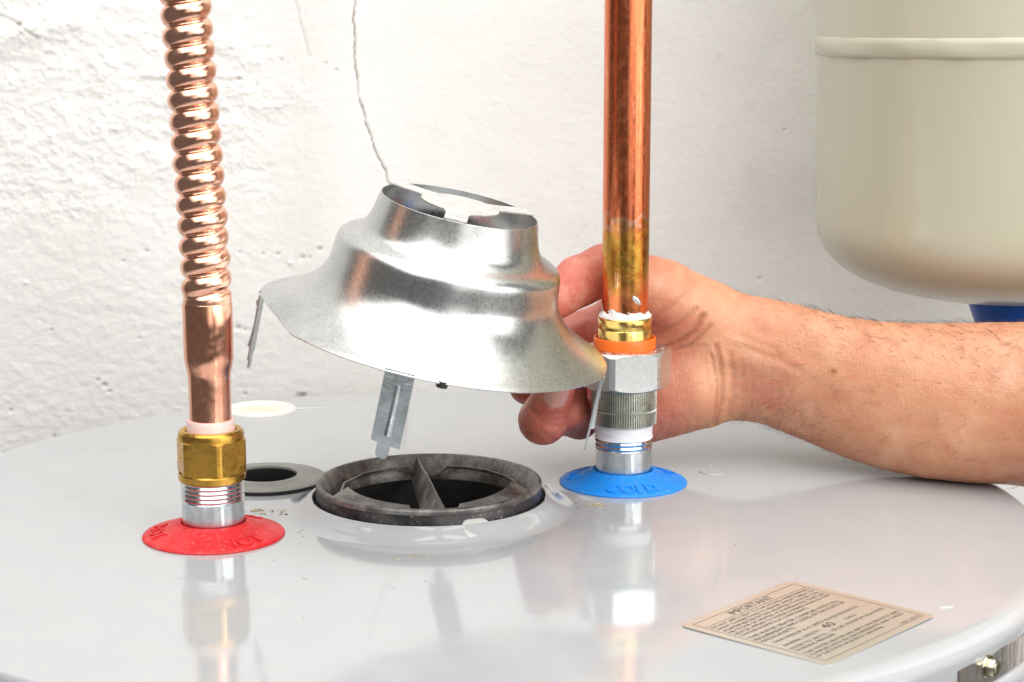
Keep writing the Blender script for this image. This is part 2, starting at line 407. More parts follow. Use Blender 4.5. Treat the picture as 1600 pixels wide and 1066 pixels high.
MAT = dict(enamel=m_enamel(), wall=m_wall(), galv=m_galv(), zinc=m_zinc(), rust=m_rust(), band=m_flueband(), black=m_black('black_void', (0.003, 0.003, 0.003)),
           grommet=m_grommet(), cream=m_cream(), foil=m_label(), ink=m_ink(), skin=m_skin(), pipe=m_pipe(), nut=m_castnut(),
           brass=m_brass('satin_brass', (0.68, 0.385, 0.075), 0.3, 0.08), ferrule=m_brass('tarnished_brass', (0.80, 0.56, 0.17), 0.2, 0.15, 0.8),
           red=m_plastic('red_plastic', (0.66, 0.008, 0.014), 0.45, 0.12, 0, 0.85, 0.35), blue=m_plastic('blue_plastic', (0.001, 0.26, 0.84), 0.45, 0.12, 0, 0.88, 0.3),
           orange=m_plastic('orange_plastic', (0.90, 0.155, 0.012), 0.35), pink=m_plastic('pale_pink_nylon', (0.86, 0.62, 0.56), 0.35, 0.05, 0.15, 0.97),
           white=m_plastic('white_plastic', (0.72, 0.71, 0.68), 0.45, 0.1, 0, 0.96), tape=m_plastic('white_thread_tape', (0.84, 0.84, 0.86), 0.5, 0.5, 0, 0.93),
           foam=m_plastic('cream_foam', (0.80, 0.75, 0.60), 0.85, 0.8, 0, 0.8), flux=m_plastic('dried_flux', (0.80, 0.77, 0.73), 0.75, 0.9, 0, 0.85),
           navy=m_plastic('dark_blue_plastic', (0.006, 0.10, 0.52), 0.3), rubber=m_black('black_rubber', (0.02, 0.02, 0.02), 0.5),
           nail=m_plastic('fingernail_keratin', (0.60, 0.30, 0.24), 0.25, 0.04, 0.1, 0.93), hair=NT('dark_hair', (0.07, 0.032, 0.016), 0.45).m,
           knurl=m_zinc('zinc_knurl', (0.80, 0.82, 0.74), 0.3, 0.02), solder=m_zinc('solder', (0.75, 0.75, 0.75), 0.2, 0.6),
           crumb=m_plastic('tan_crumb', (0.62, 0.50, 0.30), 0.9, 0.6, 0, 0.6), dark=m_plastic('dark_speck', (0.07, 0.055, 0.04), 0.8, 0.4),
           blank=m_plastic('pale_enamel', (0.66, 0.65, 0.63), 0.3), stamp=m_plastic('grey_mark', (0.46, 0.46, 0.46), 0.3),
           copper=m_copper('bright_copper', (0.98, 0.58, 0.43), (0.95, 0.48, 0.33), 0.15).m,
           copper2=m_copper('drawn_copper', (0.96, 0.51, 0.36), (0.90, 0.40, 0.25), 0.13, 0.8).m)
tclear = NT('clear_plastic', (0.95, 0.95, 0.96), 0.12); tclear.set('Transmission Weight', 0.75); MAT['clear'] = tclear.m

# ------------------------------------------------------------------ the wall
def build_wall():
    fx = np.arange(-275, 352, 0.85); fz = np.arange(-58, 236, 0.85)
    X = np.concatenate([np.linspace(-900, -285, 24), fx, np.linspace(362, 950, 24)])
    Z = np.concatenate([np.linspace(-420, -66, 16), fz, np.linspace(246, 900, 24)])
    x, z = np.meshgrid(X, Z)
    d = 1.1*fbm(x/90, z/90, 3, 1) + (0.13 + 0.12*smooth01((-20 - x)/120))*fbm(x/7, z/5, 4, 5)                       # slow waves + brushed-on grain
    left = smooth01((-60 - x)/90 + 0.5*fbm(x/40, z/40, 3, 9))
    d += left*0.38*fbm(x/9, z/7, 4, 13)
    # heavy lumpy plaster: patch up left and a second near the pipe
    p1 = smooth01((-150 - x + 45*fbm(x/35, z/35, 3, 17))/38)*smooth01((z - 78 + 30*fbm(x/30, z/30, 3, 19))/35)
    p2 = smooth01(1.5 - np.hypot((x + 135)/42, (z - 165)/52) + 0.9*fbm(x/22, z/22, 3, 23))
    lump = np.clip(fbm(x/3.6, z/3.3, 4, 29) + 0.02, 0, 1); ridg = 1-np.abs(fbm(x/16, z/15, 4, 31))*3.4
    P = np.clip(p1*0.85 + p2, 0, 1)
    d += P*(1.55*lump*np.clip(0.6+1.6*fbm(x/13, z/13, 3, 39), 0, 1.6) + 0.45*np.clip(ridg, 0, 1)**3 - 0.3) + P*1.5*fbm(x/26, z/20, 3, 37)
    # ledge of an old brick joint
    led = np.exp(-((z - 183)/1.6)**2)*smooth01((x+178)/6)*smooth01((-112-x)/6); d += 0.7*led
    d -= 0.4*np.exp(-((z - 179.5)/1.2)**2)*smooth01((x+178)/6)*smooth01((-112-x)/6)
    swell = np.exp(-((z-205 - (x+262)*0.25)/9)**2)*smooth01((-195-x)/20); d += 1.8*swell
    low = smooth01((20 - z)/60)*left; d += low*(0.45*np.clip(fbm(x/6, z/5, 4, 41), 0, 1))
    d += P*0.9*np.clip(fbm(x/1.9, z/1.7, 3, 83)-0.04, 0, 1)*np.clip(0.4+2.2*fbm(x/11, z/11, 2, 85), 0, 1.5)
    dirt = np.zeros_like(d)
    # cracks
    crack = [(-47, 330), (-48.2, 227), (-49.6, 216), (-48.6, 204.6), (-49.4, 195), (-48.2, 185.8), (-47.6, 178), (-47.1, 170.7), (-44.3, 162), (-42.8, 153.7), (-40, 147), (-38, 138.4), (-34.0, 131), (-31.6, 125.8), (-30.4, 120), (-28.7, 116.5), (-26.5, 107), (-22, 92), (-24, 60), (-19, 10)]
    jx = x + 0.9*fbm(x/5, z/4, 3, 43); dc = polydist(jx, z, crack)
    wv = np.clip(0.55 + 0.9*fbm(x/9, z/9, 2, 47) + 0.35*(z < 165), 0.15, 1.3)
    d -= 1.3*np.exp(-(dc/0.5)**2)*wv; d += 0.08*np.exp(-((dc-2.2)/1.5)**2); dirt += np.exp(-(dc/0.48)**2)*np.clip(0.35+wv, 0, 1)*0.95
    c2 = [(-86, 240), (-83.9, 227), (-80.5, 212), (-78, 203), (-76.2, 194)]; d2 = polydist(jx, z, c2)
    d -= 0.5*np.exp(-(d2/0.8)**2); dirt += 0.16*np.exp(-(d2/0.8)**2)
    c3 = [(-262, 220), (-248, 214), (-236, 205)]; d3 = polydist(jx, z, c3); d -= 0.7*np.exp(-(d3/0.9)**2); dirt += 0.35*np.exp(-(d3/0.9)**2)
    # pits
    for px, pz, r, k in [(-118, 181, 1.3, .7), (-148, 112.5, 1.5, .8), (-150, 116, 1.0, .5), (-72, 79, 1.4, .5), (-82, 74, 1.2, .5), (-78, 74, 1.0, .5), (-97, 76, 1.2, .35), (-106, 76, 1.0, .35), (-120, 77, 1.0, .3),
                         (-176, 78, 1.2, .4), (-190, 72, 1.0, .4), (-85, -12, 2.2, .35), (-83, -11, 1.3, .4), (-122, 31, 1.6, .45), (-118, 30, 1.0, .5), (-208, -1, 1.2, .6), (-204, -4, 1.4, .6), (-201, -8, 1.0, .55), (-66, 190, .9, .5), (-60, 186, 1.0, .4),
                         (-92, 192, 1., .4), (-246, 213, 1.6, .5), (-235, 30, 1, .4), (-262, -20, 1.3, .4), (-236, -36, 1.1, .5), (-245, -42, 1.2, .5), (-182, 25, .9, .4), (244, 118, 1.2, .3), (195, 60, 1.1, .25), (208, 150, 1.0, .25)]:
        q = np.exp(-((np.hypot(x-px+0.5*fbm(x/2, z/2, 2, 51), (z-pz)*1.3))/r)**2); d -= 0.9*r*q; dirt += k*q
    for _ in range(70):
        px, pz, r = rng.uniform(-270, 345), rng.uniform(-50, 230), rng.uniform(0.5, 1.2)
        if px > -60 and rng.random() < 0.88: continue
        q = np.exp(-(np.hypot(x-px, z-pz)/r)**2); s = rng.choice([-1, 1, 1]); d += s*0.8*r*q
        if s < 0: dirt += 0.35*q
    nz, nx = x.shape
    g = G(); v = np.stack([x, 300 - d, z], -1).reshape(-1, 3)
    i = np.arange(nz-1)[:, None]*nx + np.arange(nx-1)[None]; i = i.ravel()
    g.v = v; g.f = np.stack([i, i+1, i+1+nx, i+nx], 1).tolist(); g.m = []
    o = link('plaster_wall', g, MAT['wall'], None, 180)
    a = o.data.attributes.new('dirt', 'FLOAT', 'POINT'); a.data.foreach_set('value', np.clip(dirt, 0, 1).ravel().astype(np.float32))
    tag(o, 'rough white plastered wall with a thin crack behind everything', 'wall', None, 'structure')
build_wall()

# ------------------------------------------------------------------ the water heater
HC = (14.2, -2.5); HR = 262.0
HOT = (-91.9, -43.3); COLD = (91.9, 43.3); GR = (-79.4, 49.0)
heater = root('water_heater', (HC[0], HC[1], -420), 'glossy grey top of a tank water heater under all the fittings', 'water heater')
def rim_w(a): return 2.6 + 7.9*max(0.0, math.cos(a - math.radians(-45)))**1.5      # the pressed edge is rounder on one side
top = fill_loops([[(HC[0]+(HR-rim_w(2*PI*k/240))*math.cos(2*PI*k/240), HC[1]+(HR-rim_w(2*PI*k/240))*math.sin(2*PI*k/240)) for k in range(240)], circle(0, 0, 66, 128), circle(*GR, 15.5, 64)])
ts = [0.0] + list(np.linspace(0.12, PI/2, 9))
prof = [(math.sin(t), -6*(1-math.cos(t))) for t in ts] + [(1.0, -20), (1.0, -20.6)]
b = lathe(HC, prof, 240, lambda a, i, r: HR - rim_w(a)*(1-r) - (1.2 if i == len(prof)-1 else 0)); top.add(b.v, [q[::-1] for q in b.f])
def colr(a, i, r): return r
b = lathe((0, 0), [(66, 0), (64.5, 0.15), (62, 0.9), (59, 2.4), (56.5, 4.3), (54.6, 5.7), (53.6, 6.2), (53.0, 6.0), (52.8, 5.0), (52.8, -4)], 128); top.add(b.v, b.f and [q for q in b.f])
link('top_panel', top, MAT['enamel'], heater, 40)
j = lathe(HC, [(HR-3, -19), (HR+1.0, -20.3), (HR+2.6, -22), (HR+3.0, -24.5), (HR+2.2, -27), (HR+1.2, -29), (HR+1.0, -420)], 240); j.f = [q[::-1] for q in j.f]
link('jacket', j, MAT['enamel'], heater, 40)
# hexagon screw through the skirt
SD = Vector((206.4-HC[0], -180.1-HC[1], 0)).normalized(); SP = Vector((HC[0], HC[1], -11.5)) + SD*HR
def along(g, P, D, up=Vector((0, 0, 1))):
    """turn geometry built round +z so that +z points along D at P"""
    x = up.cross(D).normalized(); y = D.cross(x); M = Matrix((x, y, D)).transposed()
    g.v = [tuple(P + M @ Vector(q)) for q in g.v]; return g
s_ = lathe((0, 0), [(0.01, 0.1), (4.3, 0.1), (4.4, 0.6), (4.0, 1.1), (2.9, 1.2)], 40)
h_ = hexnut((0, 0), 3.5, 1.0, 4.2, 12, 3.0); s_.add(h_.v, [q[::-1] for q in h_.f])
d_ = lathe((0, 0), [(2.3, 4.15), (2.1, 4.4), (1.6, 4.25), (0.01, 4.2)], 24); s_.add(d_.v, d_.f)
link('screw', along(s_, SP, SD), m_zinc('yellow_zinc', (0.74, 0.70, 0.52), 0.16, 0.05), heater, 30)
fs = G(); A0, A1 = math.radians(-47.2), math.radians(4)
nn_ = 60
for k in range(nn_+1):
    a = A0 + (A1-A0)*k/nn_
    for z, rr in ((-8.2, 0.12), (-8.4, 0.32), (-13, 0.34+0.10*math.sin(k*1.7)), (-18.9, 0.32), (-19.1, 0.12)): fs.v.append((HC[0]+(HR+rr)*math.cos(a), HC[1]+(HR+rr)*math.sin(a), z + (0.5*math.sin(k*0.9) if z > -9 else 0)))
for k in range(nn_):
    for i in range(4): fs.f.append((k*5+i, k*5+i+1, k*5+i+6, k*5+i+5)); fs.m.append(0)
tf = NT('streak_reflection_foil', (0.5, 0.46, 0.43), 0.16, 0.85); cv_, _x = tf.cyl(); mp_ = tf.n('ShaderNodeMapping'); tf.l(cv_, mp_.inputs[0]); mp_.inputs['Scale'].default_value = (26, 1, 8)
n_ = tf.noise(1.6, 4, 0.6, mp_.outputs[0], 0.6); tf.color(tf.ramp(n_, [(0.34, (0.26, 0.24, 0.22)), (0.45, (0.62, 0.54, 0.49)), (0.58, (0.70, 0.67, 0.65)), (0.68, (0.55, 0.33, 0.22))])); tf.bump(n_, 0.5, 0.0006)  # brown and pale streaks paint reflections into the foil's colour
fs.f = [q[::-1] for q in fs.f]; link('foil_strip', fs, tf.m, heater, 40)
# flue pipe with rolled rim, baffle inside
fp = lathe((0, 0), [(51.2, -30), (51.2, 9.2), (50.9, 10.2), (51.3, 11.0), (51.2, 12.0), (50.6, 12.8), (49.8, 12.9), (49.0, 12.3), (47.8, 10.8), (46.0, 8.4), (44.4, 5.5), (43.2, 2.0), (42.6, -3), (42.2, -25), (42.2, -150), (0.05, -150)], 128)
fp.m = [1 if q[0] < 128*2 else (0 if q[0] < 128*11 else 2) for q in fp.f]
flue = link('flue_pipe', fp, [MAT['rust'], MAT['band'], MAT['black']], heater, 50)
seam = G()
for a_ in (math.radians(233), math.radians(234.8)):
    ux, uy = math.cos(a_), math.sin(a_)
    bb = box((51.4*ux, 51.4*uy, 3.6), (0.6, 0.55, 11), Matrix.Rotation(a_, 3, 'Z')); seam.add(bb.v, bb.f)
link('flue_seam', seam, MAT['band'], flue, 30)
def sheet(pts, th=0.9):
    """thin plate through rows of points (two rows), with real thickness"""
    A, B = [Vector(p) for p in pts[0]], [Vector(p) for p in pts[1]]; n = len(A); g = G(); F = []; K = []
    for k in range(n):
        t = (A[min(k+1, n-1)] - A[max(k-1, 0)]).normalized(); nn = t.cross((B[k]-A[k]).normalized()).normalized()*th/2
        F += [A[k]+nn, B[k]+nn]; K += [A[k]-nn, B[k]-nn]
    g.v = [tuple(q) for q in F+K]; o = 2*n
    for k in range(n-1):
        a, b_, c, d = 2*k, 2*k+1, 2*k+3, 2*k+2
        g.f += [(a, b_, c, d), (o+d, o+c, o+b_, o+a), (a, d, o+d, o+a), (b_, o+b_, o+c, c)]
    g.f += [(0, o, o+1, 1), (2*n-2, 2*n-1, o+2*n-1, o+2*n-2)]; g.m = [0]*len(g.f); return g
def arc(r, a0, a1, z, n=14, zz=None):
    return [((r*math.cos(math.radians(a0+(a1-a0)*k/(n-1)))), r*math.sin(math.radians(a0+(a1-a0)*k/(n-1))), z if zz is None else z+(zz-z)*k/(n-1)) for k in range(n)]
baf = G()
def poly_arc(r, degs, z): return [(r*math.cos(math.radians(d)), r*math.sin(math.radians(d)), zz) for d, zz in zip(degs, z)]
dg = [208, 180, 165, 140, 118, 106]
q = sheet([poly_arc(40.5, dg, [5, 6.5, 9, 9.5, 9.6, 9.4]), poly_arc(40.5, dg, [3.4, 5.0, 7.6, 8.1, 8.2, 8.0])]); baf.add(q.v, q.f)
q = sheet([poly_arc(40.5, [106, 103, 97, 90, 84, 79], [9.4, 6.0, 4.4, 4.2, 5.4, 9.2]), poly_arc(40.5, [106, 103, 97, 90, 84, 79], [8.0, 4.7, 3.1, 2.9, 4.1, 7.8])]); baf.add(q.v, q.f)
dg = [79, 66, 48, 30, 18, 6, -12]
q = sheet([poly_arc(40.5, dg, [9.2, 9.6, 9.6, 9.4, 9.2, 7, 4]), poly_arc(40.5, dg, [7.8, 8.2, 8.2, 8.0, 7.8, 5.6, 2.6])]); baf.add(q.v, q.f)
q = sheet([arc(37.5, 197, 258, 12.3, 12, 10.6), arc(46.4, 203, 262, 9.6, 12, 9.6)]); baf.add(q.v, q.f)
q = sheet([arc(37.5, 292, 353, 10.6, 12, 13.2), arc(46.4, 286, 348, 9.6, 12, 9.6)]); baf.add(q.v, q.f)
q = sheet([[(-6.5, 46.5, 11.8), (-4, 30, 11.4), (0, 8, 11.2), (4, -20, 11.2), (7.2, -40, 11.4), (7.6, -43, 9.5)], [(-9.0, 44, 3), (-7.5, 30, 1), (-5.0, 8, 0), (-2, -20, 1), (1.2, -40, 3), (2.0, -43, 4)]], 0.9); baf.add(q.v, q.f)
link('flue_baffle', baf, MAT['rust'], flue, 30)
# rubber ring round an empty port
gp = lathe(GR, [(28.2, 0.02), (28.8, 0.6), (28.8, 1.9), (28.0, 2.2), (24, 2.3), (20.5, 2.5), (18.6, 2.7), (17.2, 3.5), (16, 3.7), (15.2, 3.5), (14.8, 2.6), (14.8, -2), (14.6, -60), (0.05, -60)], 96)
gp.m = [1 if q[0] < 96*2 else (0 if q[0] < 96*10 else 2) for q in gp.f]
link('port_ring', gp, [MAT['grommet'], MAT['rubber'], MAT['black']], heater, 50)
# white ring with insulating foam in its middle, at the back
pg = lathe((-99.5, 207.5), [(20.6, 0.02), (20.4, 0.8), (19, 1.6), (17, 2.0), (15, 1.8), (13.4, 0.9), (12.5, 0.2)], 72); link('foam_port', pg, MAT['white'], heater, 60)
fo = lathe((-99.5, 207.5), [(13.2, 0.3), (11, 0.5), (8, 0.4), (5, 0.7), (2, 0.5), (0.05, 0.6)], 36, lambda a, i, r: r*(1+0.05*math.sin(3*a+i)))
link('foam', fo, MAT['foam'], bpy.data.objects['foam_port'], 60)
lk = tube_path([(-80, 209.5, 0.1), (-72, 210.5, 0.1), (-60, 210, 0.1), (-52, 209.6, 0.05)], [0.9, 0.6, 0.4, 0.2], 6); link('paint_run', lk, MAT['white'], heater, 60)
# nipples
def nipple(c, zt0, zt1, n_th):
    pr = [(13.3, -6), (13.3, zt0-1.2), (13.45, zt0-0.4)]; 
    steps = n_th*6
    for k in range(steps+1):
        z = zt0 + (zt1-zt0)*k/steps; ph = (k % 6)/6
        pr.append((13.05 + 0.55*(1-abs(2*ph-1)), z))
    pr += [(12.2, zt1+0.2), (9, zt1+0.2)]
    return lathe(c, pr, 96)
link('nipple', nipple(HOT, 16.6, 26, 5), m_zinc('zinc_nipple', (0.70, 0.745, 0.77), 0.17, 0.12), heater, 25)
link('nipple', nipple(COLD, 17.6, 30.5, 6), bpy.data.materials['zinc_nipple'], heater, 25)
# half hidden pale blank at the flue collar, embossed ring mark
bl = lathe((0, 0), [(7.6, 0), (7.4, 1.0), (6.6, 1.5), (0.05, 1.7)], 40)
nrm = Vector((23.0*0.62, -47.5*0.62, 48)).normalized(); link('blank_button', along(bl, Vector((22.0, -50.6, 3.0)), nrm), MAT['blank'], heater, 40)
em = G()
q = tube_path([(137.4+7.0*math.cos(a), 64.9+9.5*math.sin(a), 0.05) for a in np.linspace(PI*1.08, PI*1.92, 14)], 0.45, 6); em.add(q.v, q.f)
q = tube_path([(137.8+3.2*math.cos(a), 68.0+5*math.sin(a), 0.05) for a in np.linspace(0.25*PI, 0.75*PI, 8)], 0.4, 6); em.add(q.v, q.f)
link('stamped_mark', em, MAT['stamp'], heater, 60)
ch = G()
for dx, dy, L, a in [(0, 0, 4.2, 0.1), (2.4, 0.5, 2.0, 1.3), (-2.0, -0.3, 1.2, 1.1)]:
    q = tube_path([(199.2+dx-L/2*math.cos(a), -148.6+dy-L/2*math.sin(a), 0.05), (199.2+dx, -148.6+dy, 0.2), (199.2+dx+L/2*math.cos(a), -148.6+dy+L/2*math.sin(a), 0.05)], [0.2, 0.42, 0.2], 6); ch.add(q.v, q.f)
link('paint_chip', ch, MAT['white'], heater, 60)

# instruction sticker
A_, B_, C_, D_ = [np.array(p) for p in ((96.4, -168.5), (146.6, -113.8), (192.7, -157.5), (142.0, -209.4))]
O_ = (A_+B_+C_+D_)/4; ux = (B_-A_)+(C_-D_); ux /= np.linalg.norm(ux); uy = np.array([-ux[1], ux[0]])
LW, LH = 73.6, 64.5
def lab(p, z):
    q = O_ + ux*p[0] + uy*p[1]; h_ = 0.009*max(0.0, q[1]+209)          # tilt added so the foil reflects the wall over the arm
    return (q[0]-0.55*h_, q[1]-3.0*h_, z + h_)
def rrect(wd, ht, r, n=6):
    P = []
    for cx, cy, a0 in ((wd/2-r, ht/2-r, 0), (-wd/2+r, ht/2-r, 90), (-wd/2+r, -ht/2+r, 180), (wd/2-r, -ht/2+r, 270)):
        for k in range(n+1):
            a = math.radians(a0+90*k/n); P.append((cx+r*math.cos(a), cy+r*math.sin(a)))
    return P
st = G(); rr = rrect(LW, LH, 3.2); n = len(rr); K_ = 12
for k in range(K_+1):
    t = k/K_
    st.v += [lab((p[0]*t, p[1]*t) if k else (p[0]*0.002, p[1]*0.002), 0.22) for p in rr]
st.v += [lab(p, 0.02) for p in rr]
for k in range(K_+1):
    for i in range(n): st.f.append((k*n+i, (k+1)*n+i, (k+1)*n+(i+1) % n, k*n+(i+1) % n)); st.m.append(0)
st.f.append(tuple(range(n))); st.m.append(0)
sticker = link('sticker', st, MAT['foil'], heater, 40)
bd = G()
def bar(x0, y0, x1, y1, z=0.27):
    N_ = 16; P = []
    for k in range(N_+1):
        t = k/N_
        if abs(x1-x0) > abs(y1-y0): P += [(x0+(x1-x0)*t, y0), (x0+(x1-x0)*t, y1)]
        else: P += [(x1, y0+(y1-y0)*t), (x0, y0+(y1-y0)*t)]
    bd.add([lab(p, z) for p in P], [(2*k, 2*k+2, 2*k+3, 2*k+1) for k in range(N_)])
bx, by, tk = LW/2-3.6, LH/2-3.4, 0.22
yt = by-5.6
for (x0, y0, x1, y1) in ((-bx, by-tk, bx, by), (-bx, -by, bx, -by+tk), (-bx, -by+tk, -bx+tk, by-tk), (bx-tk, -by+tk, bx, by-tk), (-bx+tk, yt-tk, bx-tk, yt)): bar(x0, y0, x1, y1)
link('border_line', bd, MAT['ink'], sticker, smooth=False)
tx = G()
def line(body, x, y, size, align='L', width=None, bold=0.0):
    q = text_geo(body, size, 0, 2, bold); v = np.array(q.v); x0, x1 = v[:, 0].min(), v[:, 0].max(); wdt = x1-x0
    s = (width/wdt) if width else 1.0
    px = (v[:, 0]-x0)*s + x if align == 'L' else (v[:, 0]-(x0+x1)/2)*s + x
    tx.add([lab((a, y+b_), 0.27) for a, b_ in zip(px, v[:, 1])], q.f)
line('IMPORTANT', 0, yt+0.95, 5.2, 'C', 27, 0.0)
L0 = -bx+1.6; FW = 2*bx-3.2
yy = yt-2.95
for body, wd in (('DO NOT APPLY HEAT TO THIS FITTING WHEN MAKING', FW), ('SWEAT CONNECTIONS TO HEATER. SWEAT TUBING TO', FW), ('ADAPTER BEFORE FITTING ADAPTER TO WATER CON-', FW),
                 ('NECTIONS OF HEATER. IT IS IMPERATIVE THAT NO', FW), ('HEAT BE APPLIED TO WATER CONNECTIONS AS THEY', FW), ('CONTAIN NONMETALLIC COMPONENTS.', FW*0.69)):
    line(body, L0, yy, 2.45, 'L', wd, -0.012); yy -= 2.55
yy -= 1.2
for body, wd in (('THIS WATER HEATER COMPLIES WITH ALL', FW*0.93), ('REQUIREMENTS AND CODES OF THE STATE OF', FW*0.93), ('MASSACHUSETTS.', FW*0.34)):
    line(body, L0, yy, 2.75, 'L', wd, -0.008); yy -= 2.8
yy -= 0.9
line('TANK MADE BY A. O. SMITH WATER PRODUCTS', L0+2, yy, 2.6, 'L', FW*0.88, -0.01); yy -= 4.6
line('NOMINAL CAPACITY', L0+2, yy, 2.6, 'L', FW*0.36, -0.01); line('40', L0+FW*0.50, yy-0.2, 5.6, 'C', 7.0, 0.0); line('GALS', L0+FW*0.66, yy, 2.5, 'L', 7.2, -0.01); yy -= 3.7
for body, wd in (('TESTED TO 300 P.S.I. - 150 LBS. MAXIMUM ALLOWED', FW*0.99), ('WORKING PRESSURE.', FW*0.40)):
    line(body, L0, yy, 2.45, 'L', wd, -0.012); yy -= 2.55
yy -= 1.0
for body, wd in (('THIS WATER HEATER HAS 400\u00b0F WATERWAYS AND', FW), ('COMPLIES WITH ALL REQUIREMENTS AND CODES', FW*0.98), ('OF THE STATE OF NORTH CAROLINA.', FW*0.70)):
    line(body, L0, yy, 2.45, 'L', wd, -0.012); yy -= 2.55
line('190960-1  REV. 00', bx-13.5, -by+0.9, 1.6, 'L', 12, 0.0)
link('printed_text', tx, MAT['ink'], sticker, smooth=False)

# ------------------------------------------------------------------ red and blue discs round the nipples
def disc(c, mat, word, angs, label):
    r_ = root('pipe_flange', (*c, 0), label, 'pipe flange', 'plastic discs round the water nipples')
    cone = lambda r: 5.6 - (r-16.2)*(5.6-1.1)/(30.0-16.2) - 0.55*math.sin(PI*(r-16.2)/13.8)
    pr = [(30.3, 0.02), (30.5, 0.5), (30.0, 1.1)] + [(r, cone(r)) for r in (28, 26, 24, 22, 20, 18.4, 17.2, 16.2)] + [(15.6, 5.9), (15.1, 6.6), (14.6, 6.8), (14.0, 6.5), (13.6, 5.8), (13.5, 0)]
    link('disc', lathe(c, pr, 128), mat, r_, 50)
    for ad in angs:
        q = text_geo(word, 8.8, 0.4, 4, 0.16); v = np.array(q.v); v[:, 0] *= 0.95; lt = G()
        out = []
        for x, y, z in v:
            rr = 27.2 - y; a = math.radians(ad) + x/22.5
            out.append((c[0]+rr*math.cos(a), c[1]+rr*math.sin(a), cone(rr) + 0.15 + z))
        lt.add(out, q.f); link('lettering', lt, mat, r_, 40)
disc(HOT, MAT['red'], 'HOT', (-52, -172, 68), 'red plastic disc marked HOT at the foot of the left pipe')
disc(COLD, MAT['blue'], 'COLD', (-84, 36, 156), 'blue plastic disc marked COLD at the foot of the right pipe')

# ------------------------------------------------------------------ flexible copper connector (left)
flex = root('flexible_connector', (*HOT, 25), 'bright corrugated copper pipe with a brass nut above the red disc', 'water pipe')
bn = hexnut(HOT, 15.6, 28.4, 43.2, 9.7, 14.2, 0.6, 10.2); bn.f = bn.f
q = lathe(HOT, [(11, 24.9), (13.8, 24.9), (14.35, 25.4), (14.4, 27.9), (14.0, 28.6)], 72); bn.add(q.v, q.f)
q = lathe(HOT, [(14.0, 43.0), (14.1, 44.6), (13.8, 46.0), (13.0, 47.0), (11.9, 47.2), (11.0, 46.6), (10.4, 45.5), (10.4, 40)], 72); bn.add(q.v, q.f)
nut_b = link('brass_nut', bn, MAT['brass'], flex, 22)
mk = G()
for k, zz in enumerate((33.5, 36.0, 38.5)):
    a = -(math.radians(9.7+150)); p = Vector((HOT[0]+13.6*math.cos(a), HOT[1]+13.6*math.sin(a), zz)); t = Vector((-math.sin(a), math.cos(a), 0))
    q = tube_path([p-t*1.5, p+t*1.5+Vector((0, 0, 0.6*(-1)**k))], 0.22, 5); mk.add(q.v, q.f)
link('nut_stamp', mk, MAT['brass'], nut_b, 60)
link('nylon_sleeve', lathe(HOT, [(10.25, 41), (10.2, 50.6), (9.9, 51.2), (9.0, 51.3), (8.8, 51)], 72), MAT['pink'], flex, 40)
link('lower_tube', lathe(HOT, [(8.9, 45), (8.95, 66), (9.0, 69.5), (9.25, 71.6), (9.75, 74.0), (10.25, 76.4), (10.45, 78.2), (10.5, 81), (10.55, 92), (10.55, 101.2), (10.35, 101.7), (9.6, 102)], 96), MAT['copper2'], flex, 40)
cp = G(); nseg, ds, p_ = 96, 0.40, 8.65
zs = np.arange(99.5, 300, ds)
for z in zs:
    t = max(0.0, z-102); ax = HOT[0] - 0.00*t - 0.050*t + 0.050*18*(1-math.exp(-t/18)); ay = HOT[1]
    for k in range(nseg):
        a = 2*PI*k/nseg; u = (z-100.6)/p_ - a/(2*PI) + 0.18
        bul = max(0.0, 1-(abs(2*(u % 1.0)-1)/0.90)**2.0)**0.66
        rmin = 8.55; am = 2.1
        r = rmin + am*bul*(1 + 0.05*math.sin(z*0.37+1.3*math.sin(z*0.11)) + 0.035*math.sin(3*a+z*0.21)*math.sin(z*0.083))
        f = min(1.0, max(0.0, (z - 101.5)/7.0)); f = f*f*(3-2*f)
        r = (10.3)*(1-f) + r*f if z > 101 else 10.3
        cp.v.append((ax + r*math.cos(a), ay + r*math.sin(a), z - (r-9)*0.0 - math.cos(a)*0.0))
m = len(zs)
for i in range(m-1):
    for k in range(nseg):
        k2 = (k+1) % nseg; cp.f.append((i*nseg+k, i*nseg+k2, (i+1)*nseg+k2, (i+1)*nseg+k)); cp.m.append(0)
link('corrugated_tube', cp, MAT['copper'], flex, 60)

# ------------------------------------------------------------------ rigid copper pipe with union (right)
rig = root('copper_pipe', (*COLD, 23), 'straight aged copper pipe with a large steel union nut above the blue disc', 'water pipe')
link('thread_tape', lathe(COLD, [(13.9, 22.4), (13.75, 23.2), (13.55, 24.6), (13.75, 25.2), (13.6, 27), (13.8, 27.6), (13.5, 30)], 72, lambda a, i, r: r + 0.12*math.sin(5*a+i*2)), MAT['tape'], rig, 60)
nk = 84; kn = G(); rows = [(28.9, 14.4, 0), (29.4, 15.4, 1), (36.0, 15.55, 1), (36.4, 14.7, 0), (37.0, 14.7, 0), (37.4, 15.55, 1), (46.2, 15.55, 1), (46.9, 14.9, 0)]
for z, r, kz in rows:
    for k in range(nk*4):
        a = 2*PI*k/(nk*4); rr = r - (0.8 if (k % 4 in (2, 3)) and kz else 0.0); kn.v.append((COLD[0]+rr*math.cos(a), COLD[1]+rr*math.sin(a), z))
n4 = nk*4
for i in range(len(rows)-1):
    for k in range(n4):
        k2 = (k+1) % n4; kn.f.append((i*n4+k, i*n4+k2, (i+1)*n4+k2, (i+1)*n4+k)); kn.m.append(1 if (k % 4 in (1, 2) or i == 3) and i not in (0, 6) else 0)
link('knurled_collar', kn, [MAT['knurl'], m_zinc('groove_shade_zinc', (0.40, 0.41, 0.36), 0.4, 0.05)], rig, 25)  # darker zinc in the grooves paints in their shade
